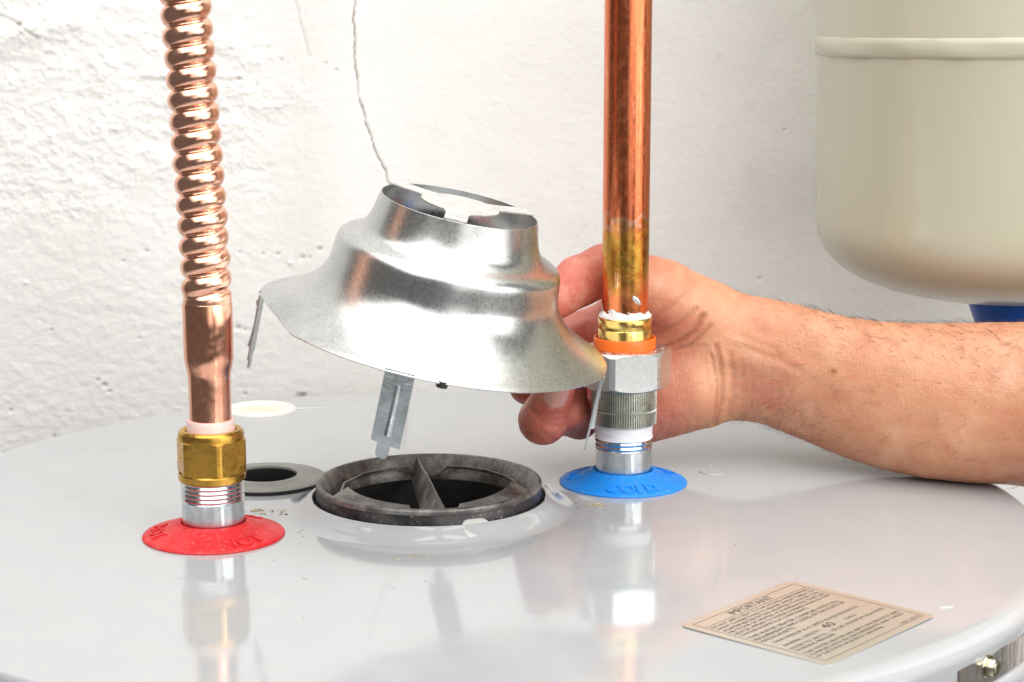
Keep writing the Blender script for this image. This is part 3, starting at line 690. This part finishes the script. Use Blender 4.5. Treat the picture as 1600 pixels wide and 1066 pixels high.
link('collar_lip', lathe(COLD, [(14, 46.4), (17.4, 46.6), (18.4, 47.4), (18.6, 48.4), (17, 49.2)], 72), m_zinc('blued_zinc', (0.36, 0.50, 0.58), 0.2, 0.05), rig, 50)
hn = hexnut(COLD, 23.4, 47.6, 65.4, -11, 20.2, 0.62, 15.0, 16)
nut_s = link('union_nut', hn, MAT['nut'], rig, 22)
link('gasket_ring', lathe(COLD, [(13.6, 64), (14.6, 64.6), (14.75, 66), (14.75, 70.3), (14.5, 70.8), (13.9, 70.8), (13.6, 70.3), (13.4, 69.5), (12.7, 69.2)], 96), MAT['orange'], rig, 50)
link('brass_ferrule', lathe(COLD, [(12.75, 66), (12.75, 74.6), (12.55, 75.0), (12.75, 75.4), (12.8, 79.6), (12.5, 80.4), (11.8, 80.8), (10.6, 80.8)], 96), MAT['ferrule'], rig, 40)
link('pipe', lathe(COLD, [(10.95, 78), (10.95, 120), (10.95, 200), (10.95, 320)], 96), MAT['pipe'], rig, 40)
fx = lathe(COLD, [(12.4, 80.5), (12.2, 81.2), (11.6, 81.9), (11.2, 82.6), (11.0, 83.4)], 120,
           lambda a, i, r: r + (0.25*math.sin(7*a+i)+0.2*math.sin(13*a+2*i))*(i > 0))
for k in range(len(fx.v)):
    i, a = divmod(k, 120)
    x, y, z = fx.v[k]; an = math.atan2(y-COLD[1], x-COLD[0]); up = (0.9*max(0, math.sin(3*an+0.5)) + 0.8*max(0, math.sin(11*an)) + 3.6*math.exp(-((an+2.25)/0.22)**2))*i/9
    fx.v[k] = (x, y, z+up)
link('flux_residue', fx, MAT['flux'], rig, 60)
so = G()
for (da, dz, r) in ((0, 0, 1.6), (0.10, -0.9, 1.3), (-0.10, 1.0, 1.3), (0.17, -1.6, 0.9)):
    a = math.radians(-66)+da; p = (COLD[0]+10.6*math.cos(a), COLD[1]+10.6*math.sin(a), 89.5+dz)
    q = lathe((0, 0), [(r*math.cos(t), r*math.sin(t)) for t in np.linspace(-1.5, 1.5, 8)], 12); q.v = [(p[0]+v[0], p[1]+v[1]*0.6, p[2]+v[2]) for v in q.v]; so.add(q.v, q.f)
link('solder_blob', so, MAT['solder'], rig, 60)
wf = G()
for k in range(24):
    a = math.radians(rng.uniform(-178, 0)); r = rng.uniform(15.3, 19.5); s = rng.uniform(0.2, 0.6)
    q = box((COLD[0]+r*math.cos(a), COLD[1]+r*math.sin(a), 65.4+s*0.2), (s*1.6, s, s*0.5), Matrix.Rotation(a*3, 3, 'Z')); wf.add(q.v, q.f)
link('flux_flakes', wf, MAT['flux'], rig, smooth=False); tag(bpy.data.objects['flux_flakes'], None, None, None, 'stuff')

# ------------------------------------------------------------------ draft hood
ax = Vector((0.2115, -0.095, 0.975)).normalized(); hx = (Vector((0.977, 0, -0.2117)) - ax*ax.dot(Vector((0.977, 0, -0.2117)))).normalized(); hy = ax.cross(hx)
hood = root('draft_hood', (2.8, -5.0, 83.8), 'silver sheet metal draft hood held tilted above the open flue', 'draft hood', None, Matrix((hx, hy, ax)).transposed())
outer = [(80.0, -0.6), (79.2, -0.1), (77, 0.9), (74, 2.4), (70.5, 4.3), (67, 6.3), (63.5, 8.6), (60, 11.3), (57, 14.2), (54.8, 17.0), (53.3, 19.6), (52.4, 21.8), (51.9, 23.6), (51.5, 27), (51.1, 31.0), (50.8, 33.4), (50.4, 34.8), (49.6, 36.1), (48.3, 37.2), (46.4, 38.2), (44.2, 39.2), (42.0, 40.4), (40.2, 42.0), (39.2, 43.8), (38.2, 46), (37.2, 49.5), (36.3, 53.2), (35.5, 57)]
inner = [(r-0.55 if k > 8 else r-0.25, z-0.5 if k < 22 else z) for k, (r, z) in enumerate(outer)][::-1]
prof = outer + [(35.25, 57.15)] + inner
nh = 180
def brim(a, i, r):
    d = math.degrees(a) % 360
    w_ = max(0.0, (r-66)/14.0)
    k = 1.0
    for lo, hi in ((181, 222), (300, 341), (20, 62), (100, 142)):
        if lo < d < hi:
            mid, half = (lo+hi)/2, (hi-lo)/2
            k = math.cos(math.radians(half))/math.cos(math.radians(d-mid))
            if lo != 181: k = 1-(1-k)*0.25
    return r*(1-(1-k)*w_)
hs = lathe((0, 0), prof, nh, brim, True)
link('hood_shell', hs, MAT['galv'], hood, 40, True)
# strap across the throat: disc with three arms
def strap():
    P = []; R0, RO, hw = 17.6, 35.4, 5.0
    for c0 in (28, 148, 268):
        for s in (-1, 1):
            da = math.asin(hw/R0); db = math.asin(hw/RO)
            if s < 0: P += [(R0, c0-math.degrees(da)*1.25), (R0+5, c0-math.degrees(math.asin(hw/(R0+5)))), (RO, c0-math.degrees(db))]
            else: P += [(RO, c0+math.degrees(db)), (R0+5, c0+math.degrees(math.asin(hw/(R0+5)))), (R0, c0+math.degrees(da)*1.25)]
        nxt = c0 + 120
        for a in np.linspace(c0+30, nxt-30, 7): P.append((R0, a))
    xy = [(r*math.cos(math.radians(a)), r*math.sin(math.radians(a))) for r, a in P]
    g = G(); n = len(xy); g.v = [(x, y, 57.9) for x, y in xy] + [(x, y, 57.25) for x, y in xy]
    g.f = [tuple(range(n)), tuple(range(n, 2*n))[::-1]] + [(k, n+k, n+(k+1) % n, (k+1) % n) for k in range(n)]; g.m = [0]*len(g.f); return g
link('throat_strap', strap(), MAT['white_zinc'] if 'white_zinc' in MAT else m_zinc('dull_zinc_sheet', (0.84, 0.83, 0.81), 0.5, 0.1), hood, 30, True)
def leg(adeg):
    """sheet leg hanging from the brim: plate, pressed rib, narrow foot tab"""
    P = [(-6.3, 0.2), (6.3, 0.2), (6.3, -32.0), (2.2, -31.6), (2.1, -36.0), (1.2, -37.4), (0, -37.8), (-1.6, -37.6), (-2.8, -36.8), (-3.4, -35.4), (-3.4, -31.0), (-6.3, -30.6)]
    n = len(P); g = G(); th = 0.8
    g.v = [(x, -th/2, z) for x, z in P] + [(x, th/2, z) for x, z in P]
    g.f = [tuple(range(n))[::-1], tuple(range(n, 2*n))] + [(k, (k+1) % n, n+(k+1) % n, n+k) for k in range(n)]
    R_ = []
    for z, wd, h in ((-5, 1.1, 0.35), (-12, 1.2, 0.7), (-20, 1.3, 1.1), (-27.2, 1.6, 1.9)):
        for x, y in ((-wd, -0.4), (-wd*0.5, -0.4-h*0.75), (0, -0.4-h), (wd*0.5, -0.4-h*0.75), (wd, -0.4)): R_.append((x+0.3, y, z))
    b0 = len(g.v); g.v += R_
    for i in range(3):
        for k in range(4): g.f.append((b0+i*5+k, b0+(i+1)*5+k, b0+(i+1)*5+k+1, b0+i*5+k+1))
    g.f.append(tuple(b0+15+k for k in range(5)))
    g.f.append(tuple(b0+k for k in range(5))[::-1])
    for x0, x1, z0, z1 in ((-6.0, -2.2, -4.8, -2.4), (2.6, 6.0, -6.0, -3.6)):
        q = box(((x0+x1)/2, -0.75, (z0+z1)/2), (x1-x0, 0.8, z1-z0)); g.add(q.v, q.f)
    q = box((0, 0.35, 0.35), (12.6, 1.6, 0.8)); g.add(q.v, q.f)
    g.m = [0]*len(g.f)
    a = math.radians(adeg); X = Vector((-math.sin(a), math.cos(a), 0)); Y = Vector((-math.cos(a), -math.sin(a), 0)); O = Vector((78.8*math.cos(a), 78.8*math.sin(a), -0.6))
    g.v = [tuple(O + X*v[0] + Y*v[1] + Vector((0, 0, v[2]))) for v in [(x, y, z) for x, y, z in g.v]]
    return g
mleg = m_zinc('dull_galvanised', (0.60, 0.65, 0.67), 0.34, 0.3)
for ad in (176, 262, 352, 86): link('leg', leg(ad), mleg, hood, 30, True)
rv = lathe((0, 0), [(2.4, -2.6), (2.5, -1.2), (2.4, 0.2)], 24); cap(rv, 0, 24, True); rv.v = [(79*math.cos(math.radians(275))*0.985+x, 79*math.sin(math.radians(275))*0.985+y, z-0.2) for x, y, z in rv.v]
link('rivet', rv, MAT['rubber'], hood, 40, True)

hood.scale = (0.988, 0.988, 0.988)
# ------------------------------------------------------------------ expansion tank
TC = (303.0, 150.0)
tank = root('expansion_tank', (*TC, 70), 'cream painted expansion tank hanging at the right edge of the picture', 'tank')
tz = 118.0; pr = [(0.05, tz-46)]
for t in np.linspace(0.03, PI/2, 26):
    e = 2/2.5; pr.append((101*math.sin(t)**e, tz - 46*math.cos(t)**e))
pr += [(101, 150), (101, 199), (101.1, 200.4)]
up_ = [(101.2, 210.6), (101, 212), (101, 300), (101, 420), (80, 440), (0.05, 446)]
tilt = Matrix.Rotation(math.radians(-1.0), 3, 'Y')
def tl(g):
    o = Vector((TC[0], TC[1], 115)); g.v = [tuple(o + tilt @ (Vector(v)-o)) for v in g.v]; return g
link('tank_body', tl(lathe(TC, pr + up_, 160)), MAT['cream'], tank, 40)
link('weld_seam', tl(lathe(TC, [(101.0, 200.2), (101.9, 201.0), (102.4, 202.6), (102.6, 204.6), (102.5, 207.2), (102.0, 209.4), (101.0, 210.6)], 160, lambda a, i, r: r + (0.22*math.sin(9*a+i)+0.2*math.sin(23*a))*(0 < i < 6))), MAT['cream'], tank, 60)
link('valve_cap', tl(lathe(TC, [(21.5, 76), (21.2, 71.0), (20.6, 69.4), (16.0, 56.5), (14.8, 52), (13.5, 46), (12.6, 44.8), (0.05, 44.6)], 64)), MAT['navy'], tank, 40)

# ------------------------------------------------------------------ person: right hand and forearm
def surface_nets(f, o, h):
    s = f < 0; nx, ny, nz = f.shape
    c = [s[i:nx-1+i, j:ny-1+j, k:nz-1+k] for i in (0, 1) for j in (0, 1) for k in (0, 1)]
    cnt = sum(a.astype(np.int8) for a in c); act = (cnt > 0) & (cnt < 8)
    I = np.argwhere(act); idx = np.full(act.shape, -1, np.int64); idx[act] = np.arange(len(I))
    P = np.zeros((len(I), 3)); N = np.zeros(len(I)); cor = [(i, j, k) for i in (0, 1) for j in (0, 1) for k in (0, 1)]
    for a in range(8):
        for b in range(a+1, 8):
            d = [cor[b][q]-cor[a][q] for q in range(3)]
            if sum(map(abs, d)) != 1: continue
            fa = f[I[:, 0]+cor[a][0], I[:, 1]+cor[a][1], I[:, 2]+cor[a][2]]; fb = f[I[:, 0]+cor[b][0], I[:, 1]+cor[b][1], I[:, 2]+cor[b][2]]
            m = (fa < 0) != (fb < 0); t = np.where(m, fa/np.where(m, fa-fb, 1), 0)
            P += np.where(m[:, None], np.array(cor[a]) + t[:, None]*np.array(d), 0); N += m
    P = (P/N[:, None] + I)*h + np.array(o)
    Q = []
    for axn in range(3):
        sl0 = [slice(1, -1)]*3; sl1 = [slice(1, -1)]*3
        sl0[axn] = slice(0, -1); sl1[axn] = slice(1, None)
        a = s[tuple(sl0)]; b = s[tuple(sl1)]; e = np.argwhere(a != b)
        off = np.array([1, 1, 1]); off[axn] = 0; e2 = e + off
        sg = a[tuple(e.T)]
        u, v = [q for q in range(3) if q != axn]
        U = np.zeros(3, int); U[u] = 1; V = np.zeros(3, int); V[v] = 1
        q = np.stack([idx[tuple((e2-U-V).T)], idx[tuple((e2-V).T)], idx[tuple(e2.T)], idx[tuple((e2-U).T)]], 1)
        fl = sg if axn != 1 else ~sg
        q[~fl] = q[~fl][:, ::-1]; Q.append(q)
    Q = np.concatenate(Q); return P, Q[(Q >= 0).all(1)]

def build_person():
    h = 1.15; o = np.array([28.0, -60.0, -6.0]); e = np.array([408.0, 122.0, 124.0]); n = ((e-o)/h).astype(int)
    X = o[0]+h*np.arange(n[0]); Y = o[1]+h*np.arange(n[1]); Z = o[2]+h*np.arange(n[2])
    F = np.full(n, 60.0, np.float32)
    def region(lo, hi):
        a = np.maximum(((np.array(lo)-o)/h).astype(int), 0); b = np.minimum(((np.array(hi)-o)/h).astype(int)+2, n)
        return tuple(slice(i, j) for i, j in zip(a, b))
    def smin(a, b, k):
        t = np.clip(0.5+0.5*(b-a)/k, 0, 1); return b*(1-t)+a*t - k*t*(1-t)
    def grid(r): return X[r[0]][:, None, None], Y[r[1]][None, :, None], Z[r[2]][None, None, :]
    def capd(r, A, B, ra, rb):
        x, y, z = grid(r); A = np.array(A, float); B = np.array(B, float); d = B-A; L = d@d
        t = np.clip(((x-A[0])*d[0]+(y-A[1])*d[1]+(z-A[2])*d[2])/L, 0, 1)
        return np.sqrt((x-A[0]-t*d[0])**2+(y-A[1]-t*d[1])**2+(z-A[2]-t*d[2])**2) - (ra+(rb-ra)*t)
    def chain(P, k, kin=2.5):
        """a digit: joints (x,y,z,r), fused first with itself, then with the hand"""
        pts = np.array([p[:3] for p in P]); rm = max(p[3] for p in P)+14
        r = region(pts.min(0)-rm, pts.max(0)+rm); D = None
        for a, b in zip(P[:-1], P[1:]):
            q = capd(r, a[:3], b[:3], a[3], b[3]); D = q if D is None else smin(D, q, kin)
        F[r] = smin(F[r], D, k)
    # forearm and palm: sections along x
    sec = np.array([(84, 93, 50, 10.0, 30), (96, 91, 51, 13.0, 37), (106, 89.5, 53.5, 14.5, 41), (121, 87, 56, 16.5, 40), (135, 86, 55.0, 18.5, 35.3), (148, 85, 53.4, 20, 32.1), (163, 80, 51.9, 21.5, 31.4),
                    (181, 73, 47.2, 24.5, 33.0), (198, 65, 42.3, 28, 34.2), (215, 57, 39.2, 31, 35.6), (235, 49, 38.0, 33.5, 37.4), (252, 43, 38.2, 35.5, 38.1), (274, 34, 39.5, 37, 38.6), (300, 22, 40.5, 39, 40.6), (408, -16, 50, 42, 46)], float)
    r = tuple(slice(0, k) for k in n); x, y, z = grid(r)
    def sm(col):
        v = np.interp(X, sec[:, 0], sec[:, col]); kx = np.exp(-(np.arange(-8, 9)*h/4.0)**2/2); kx /= kx.sum(); return np.convolve(np.pad(v, 8, 'edge'), kx, 'valid')[:, None, None]
    yc, zc, ry, rz = sm(1), sm(2), sm(3), sm(4)
    pw = np.interp(X, [95, 150], [2.6, 2.0])[:, None, None]
    q = (np.abs((y-yc)/ry)**pw + np.abs((z-zc)/rz)**pw)**(1/pw)
    D = (q-1)*(np.minimum(ry, rz)*0.6+np.maximum(ry, rz)*0.4)*0.85
    D = np.maximum(D, np.maximum(84-x, x-405)); F[:] = D
    # pads of the palm
    for A, B, ra, rb, k in [((133, 82, 74), (107, 79, 86), 15.5, 14.5, 10), ((130, 80, 37), (106, 81, 27), 17.5, 15.0, 10), ((110, 82, 40), (98, 82, 24), 14, 12, 8)]:
        rr = region(np.minimum(A, B)-32, np.maximum(A, B)+32); F[rr] = smin(F[rr], capd(rr, A, B, ra, rb), k)
    # wrist tendons
    rr = region((120, 45, 30), (215, 90, 80)); F[rr] = smin(F[rr], capd(rr, (140, 70.5, 57), (190, 52, 50), 3.2, 3.0), 5)
    rr = region((120, 45, 30), (215, 90, 80)); F[rr] = smin(F[rr], capd(rr, (139, 71.5, 64), (185, 56, 58), 2.6, 2.4), 5)
    chain([(112, 82, 86, 15), (84, 71, 98.5, 12.4), (71, 61, 94.5, 12.0), (59, 50, 87.5, 10.0)], 7)          # thumb
    chain([(92, 93, 70, 11.5), (56, 95, 57, 10.4), (47.5, 75, 41, 9.4), (53, 62, 65, 8.2)], 4)              # index
    chain([(88, 93, 50, 12), (66, 84, 27, 11.0), (53.5, 49, 29.2, 11.3), (62.3, 39, 54, 8.4)], 4, 3)         # middle
    chain([(88, 92, 34, 11.5), (72, 68, 25.5, 9.7), (66.5, 53, 33, 8.6), (68, 60, 46, 7.6)], 2.5)            # ring
    chain([(98, 91, 26, 11), (92, 77, 25.5, 8.8), (86, 70, 36, 7.6), (90, 77, 46, 7.0)], 2.5)                # little
    z3 = np.broadcast_to(Z[None, None, :], F.shape); F[:] = np.maximum(F, 0.35 - z3)
    F[0] = F[-1] = 5; F[:, 0] = F[:, -1] = 5; F[:, :, 0] = F[:, :, -1] = 5
    P, Q = surface_nets(F, o, h)
    # relax, then normals
    E = np.concatenate([Q[:, [0, 1]], Q[:, [1, 2]], Q[:, [2, 3]], Q[:, [3, 0]]]); E = np.concatenate([E, E[:, ::-1]])
    deg = np.bincount(E[:, 0], minlength=len(P))[:, None]
    def lap(V):
        a = np.zeros_like(V)
        for c in range(V.shape[1]): a[:, c] = np.bincount(E[:, 0], V[E[:, 1], c], len(P))
        return a/deg
    for _ in range(4): P = P*0.4 + lap(P)*0.6
    def normals():
        a = np.cross(P[Q[:, 2]]-P[Q[:, 0]], P[Q[:, 3]]-P[Q[:, 1]]); N = np.zeros_like(P)
        for k in range(4):
            for c in range(3): N[:, c] += np.bincount(Q[:, k], a[:, c], len(P))
        return N/np.maximum(np.linalg.norm(N, axis=1, keepdims=True), 1e-9)
    N = normals()
    if (N*(P-P.mean(0))).sum() < 0: Q = Q[:, ::-1]; N = -N
    x, y, z = P.T; front = smooth01((-N[:, 1]-0.05)/0.4)
    disp = np.zeros(len(P)); crease = np.zeros(len(P))
    def cr(path, w_, d_, c_=1.0, m=None):
        nonlocal disp, crease
        dd = polydist(x + 0.5*perlin(x/3, z/3, 61), z, path); k = np.exp(-(dd/w_)**2)*(front if m is None else m)
        disp -= d_*k; disp += 0.35*d_*np.exp(-((dd-2.2*w_)/(1.2*w_))**2)*(front if m is None else m); crease = np.maximum(crease, c_*k)
    # heel of the hand, thenar and wrist creases
    cr([(138.2, 62), (140.0, 54), (141.2, 44), (141.6, 36), (140.6, 27), (139.6, 21)], 1.0, 0.9)
    cr([(136.4, 57), (138.0, 49), (139.2, 41), (139, 32), (138, 22)], 0.9, 0.7, 0.9)
    cr([(144.8, 58), (146.4, 48), (147, 36), (146.4, 25)], 1.2, 0.45, 0.45)
    for k in range(7): cr([(150+4.4*k+rng.normal(0, 1.5), rng.uniform(48, 58)), (151.5+4.3*k, 44-0.9*k), (151.5+4.2*k+rng.normal(0, 1.5), rng.uniform(24, 38))], 0.9, 0.09, 0.10)
    cr([(131.5, 77), (127.5, 69), (121, 63.5), (113, 59.5), (103, 52)], 1.2, 1.3)
    cr([(135, 72), (130, 66), (124.5, 61), (117, 58.5)], 1.0, 0.8, 0.8)
    cr([(128, 80), (120, 72.5), (110, 67), (100, 63)], 1.2, 0.7, 0.6)
    cr([(124, 88), (117, 82), (108, 76)], 1.2, 0.35, 0.35)
    cr([(133, 62), (122, 60.6), (110, 60)], 0.8, 0.3, 0.3)
    for k in range(6): cr([(106+4.6*k+rng.normal(0, 1), 11+1.5*k), (107.5+4.4*k+rng.normal(0, 1), 20+1.2*k), (106+4.4*k+rng.normal(0, 1.5), rng.uniform(24, 32))], 0.9, 0.2, 0.16)
    cr([(82, 87.5), (76, 84), (66, 78.5)], 1.0, 0.7, 0.9)
    cr([(104, 96), (97, 91), (89, 87.0)], 1.1, 0.5, 0.5)
    for k in range(3): cr([(47+2.2*k, 36.5-2.6*k), (53+2*k, 34.5-2.4*k), (61, 35-3.2*k)], 0.9, 0.5, 0.45)
    for k in range(3): cr([(46.5+2.5*k, 24-1.2*k), (52+2.2*k, 25.5-1.6*k), (59, 24-2*k)], 0.9, 0.45, 0.4)
    cr([(152, 62), (163, 58.5), (176, 53)], 1.6, 0.35, 0.2); cr([(150, 66.5), (158, 64), (166, 61.5)], 1.4, 0.4, 0.3)
    disp += 0.5*fbm(x/26, z/22, 3, 67)*smooth01((x-140)/30) + 0.22*fbm(x/8, z/7+y/9, 3, 71)
    disp += 0.10*fbm(x/2.4, z/2.4+y/2.0, 2, 73)
    P = P + N*disp[:, None]; P[:, 2] = np.maximum(P[:, 2], np.where(np.hypot(P[:, 0]-HC[0], P[:, 1]-HC[1]) < HR, 0.12, -99))
    g = G(); g.v = P; g.f = Q.tolist()
    ob = link('person', g, MAT['skin'], None, 180)
    red = np.clip(smooth01((146-x)/46)*0.75 + smooth01((92-x)/22)*0.4 - 0.45*smooth01((z-72)/16)*smooth01((x-92)/14), 0, 1)
    red += 0.22*np.clip(fbm(x/9, z/8, 4, 91)+0.1, 0, 1)*2 + 0.25*np.exp(-(np.hypot((x-158)/14, (z-52)/5))**2); red += 0.35*np.exp(-(np.hypot(x-163, z-38)/12)**2) + 0.2*smooth01((24-z)/20)*smooth01((x-160)/30) + 0.12*fbm(x/14, z/12, 3, 77)
    red += 0.4*np.exp(-(np.hypot(x-66, z-84)/10)**2)
    mole = np.exp(-(np.hypot(x-191.5, z-53.6)/1.5)**4)*front
    for mx, mz, mr in ((208, 46, .9), (232, 58, .8), (246, 64, .9), (262, 66, .9), (213, 22, .9), (245, 26, .8), (254, 47, .6), (226, 38, .6), (176, 65, .7), (186, 32, .7), (262, 33, .8)): mole = np.maximum(mole, 0.4*np.exp(-(np.hypot(x-mx, z-mz)/mr)**2)*front)
    vein = np.zeros(len(x))
    for path in ([(150, 60), (162, 55), (176, 53), (190, 47), (206, 47)], [(148, 48), (160, 44), (172, 39), (186, 36)], [(170, 62), (186, 60), (204, 56), (226, 57), (250, 52)], [(206, 47), (222, 40), (240, 38)]):
        vein = np.maximum(vein, np.exp(-(polydist(x+2.5*fbm(x/12, z/12, 2, 95), z+2.5*fbm(x/12, z/12, 2, 97), path)/1.5)**2)*front)
    for nm, a in (('vein', vein), ('red', np.clip(red, 0, 1)), ('crease', np.clip(crease, 0, 1)), ('mole', mole)):
        at = ob.data.attributes.new(nm, 'FLOAT', 'POINT'); at.data.foreach_set('value', a.astype(np.float32))
    tag(ob, 'bare hairy forearm and hand reaching in behind the right pipe to grip the hood', 'person')
    # fingernail on the middle finger
    A = Vector((53.5, 49, 29.2)); B = Vector((62.3, 39, 54)); D = (B-A).normalized(); fr = Vector((0.12, -1, 0.25)); fr = (fr - D*fr.dot(D)).normalized(); sd = D.cross(fr)
    ng = G(); nu, nv = 13, 11
    for j_ in range(nv):
        v_ = j_/(nv-1)
        for i_ in range(nu):
            u_ = i_/(nu-1)*2-1
            t = 0.52 + 0.62*v_ - 0.10*(1-v_)*0 + 0.09*(u_*u_)*(1-v_) - 0.05*u_*u_*v_
            rr = (11.3 + (8.4-11.3)*min(t, 1.0)) + 0.35; a = u_*0.60
            p = A + (B-A)*t + (fr*(math.cos(a)*rr*0.98 + 0.05) + sd*(math.sin(a)*rr)) - fr*max(0, t-0.98)*10
            ng.v.append(tuple(p))
    for j_ in range(nv-1):
        for i_ in range(nu-1): q0 = j_*nu+i_; ng.f.append((q0, q0+1, q0+nu+1, q0+nu)); ng.m.append(0)
    nb = len(ng.v); top_f = list(ng.f); ng.v += [tuple(Vector(v)-fr*1.2) for v in ng.v]; ng.f += [tuple(i+nb for i in f)[::-1] for f in top_f]
    rim = [k for k in range(nu)] + [k*nu+nu-1 for k in range(1, nv)] + [(nv-1)*nu+k for k in range(nu-2, -1, -1)] + [k*nu for k in range(nv-2, 0, -1)]
    for k in range(len(rim)): a, b_ = rim[k], rim[(k+1) % len(rim)]; ng.f.append((a, a+nb, b_+nb, b_))
    ng.m = [0]*len(ng.f)
    me_n = link('fingernail', ng, MAT['nail'], None, 50); me_n.parent = ob
    # hairs: thin curved tubes rooted on the forearm
    hg = G(); cand = np.where((x > 150) & (x < 330) & (N[:, 1] < 0.75))[0]; cnt = 0
    while cnt < 1250:
        i = int(rng.choice(cand)); p = P[i]; nn = N[i]
        dens = 0.13 + 0.9*smooth01((nn[2]-0.35)/0.4)*smooth01((p[0]-160)/40) + 0.55*smooth01((-nn[2]-0.15)/0.35)*smooth01((215-p[0])/40) + 0.5*math.exp(-((p[0]-178)/14)**2-((p[2]-28)/9)**2)
        if rng.random() > dens*0.8 or p[2] < 1.2: continue
        n_ = Vector(nn); base = Vector((-0.75+rng.normal(0, .35), 0.1, (0.35 if nn[2] > 0.2 else -0.45)+rng.normal(0, .38))); tdir = (base - n_*base.dot(n_)).normalized()
        L = rng.uniform(3.5, 9.5); curl = rng.normal(0, 0.9); sd_ = n_.cross(tdir); pts = []; q = Vector(p); d_ = (n_*rng.uniform(0.25, 0.8) + tdir).normalized()
        for s_k in range(6):
            pts.append(tuple(q)); q = q + d_*L/5; d_ = (d_ + sd_*curl*0.25 - n_*0.13).normalized()
        tq = tube_path(pts, [0.05, 0.05, 0.045, 0.035, 0.022, 0.006], 3); hg.add(tq.v, tq.f); cnt += 1
    hr = link('arm_hair', hg, MAT['hair'], None, 180); hr.parent = ob; tag(hr, None, None, None, 'stuff')
build_person()

# ------------------------------------------------------------------ bits lying on the heater
cr_ = G()
def crumb(x, y, s, mi, z=0.0):
    q = lathe((0, 0), [(0.05, -0.5), (0.8, -0.25), (1.0, 0.2), (0.6, 0.6), (0.05, 0.75)], 7, lambda a, i, r: r*(1+0.35*math.sin(3*a+i*5+x)+0.2*math.sin(5*a+y)))
    an = rng.uniform(0, PI); sx, sy, sz = s*rng.uniform(0.8, 1.7), s*rng.uniform(0.6, 1.0), s*rng.uniform(0.35, 0.7)
    cr_.add([(x+(v[0]*sx*math.cos(an)-v[1]*sy*math.sin(an)), y+(v[0]*sx*math.sin(an)+v[1]*sy*math.cos(an)), z+max(0.02, v[2]*sz+0.2*s)) for v in q.v], q.f, mi)
for cx, cy, nn, sp, s0 in [(-77.9, -6.4, 26, 3.6, 0.55), (-64.6, -6.7, 24, 3.0, 0.6), (-3.9, -77.3, 20, 3.2, 0.5), (76.3, 1.1, 18, 2.4, 0.7), (-47.6, -107, 5, 1.6, 0.35)]:
    for _ in range(nn): crumb(cx+rng.normal(0, sp), cy+rng.normal(0, sp*0.8), s0*rng.uniform(0.3, 1.3), 0 if rng.random() < 0.95 else 1)
for _ in range(60): crumb(rng.uniform(-110, 150), rng.uniform(-190, 120), rng.uniform(0.1, 0.3), 1)
for _ in range(120): crumb(rng.uniform(-120, 120), rng.normal(-10, 60), rng.uniform(0.08, 0.2), 0)
for _ in range(26):
    a = rng.uniform(-PI, 0.3); r = rng.uniform(64, 78); crumb(r*math.cos(a), r*math.sin(a), rng.uniform(0.12, 0.38), rng.choice([0, 1]))
for _ in range(10):
    a = rng.uniform(0, 2*PI); crumb(GR[0]+22*math.cos(a), GR[1]+22*math.sin(a), rng.uniform(0.2, 0.5), 0, 1.9)
o = link('crumbs', cr_, [MAT['crumb'], MAT['dark']], None, 60); tag(o, 'pale foam crumbs and dark specks scattered over the grey heater top', 'debris', None, 'stuff')
ps = G()
q = lathe((0, 0), [(0.05, 0), (3.0, 0.1), (3.4, 0.5), (2.6, 0.8), (0.05, 0.7)], 20)
ps.add([(54.8+v[0]*0.55+v[1]*0.9*0.3, 20.5+v[1]*2.6-v[0]*0.5, 2.4+v[2]+v[0]*-0.28) for v in q.v], q.f)
o = link('plastic_scrap', ps, MAT['clear'], None, 50); tag(o, 'small clear plastic scrap on the heater beside the flue collar', 'scrap')
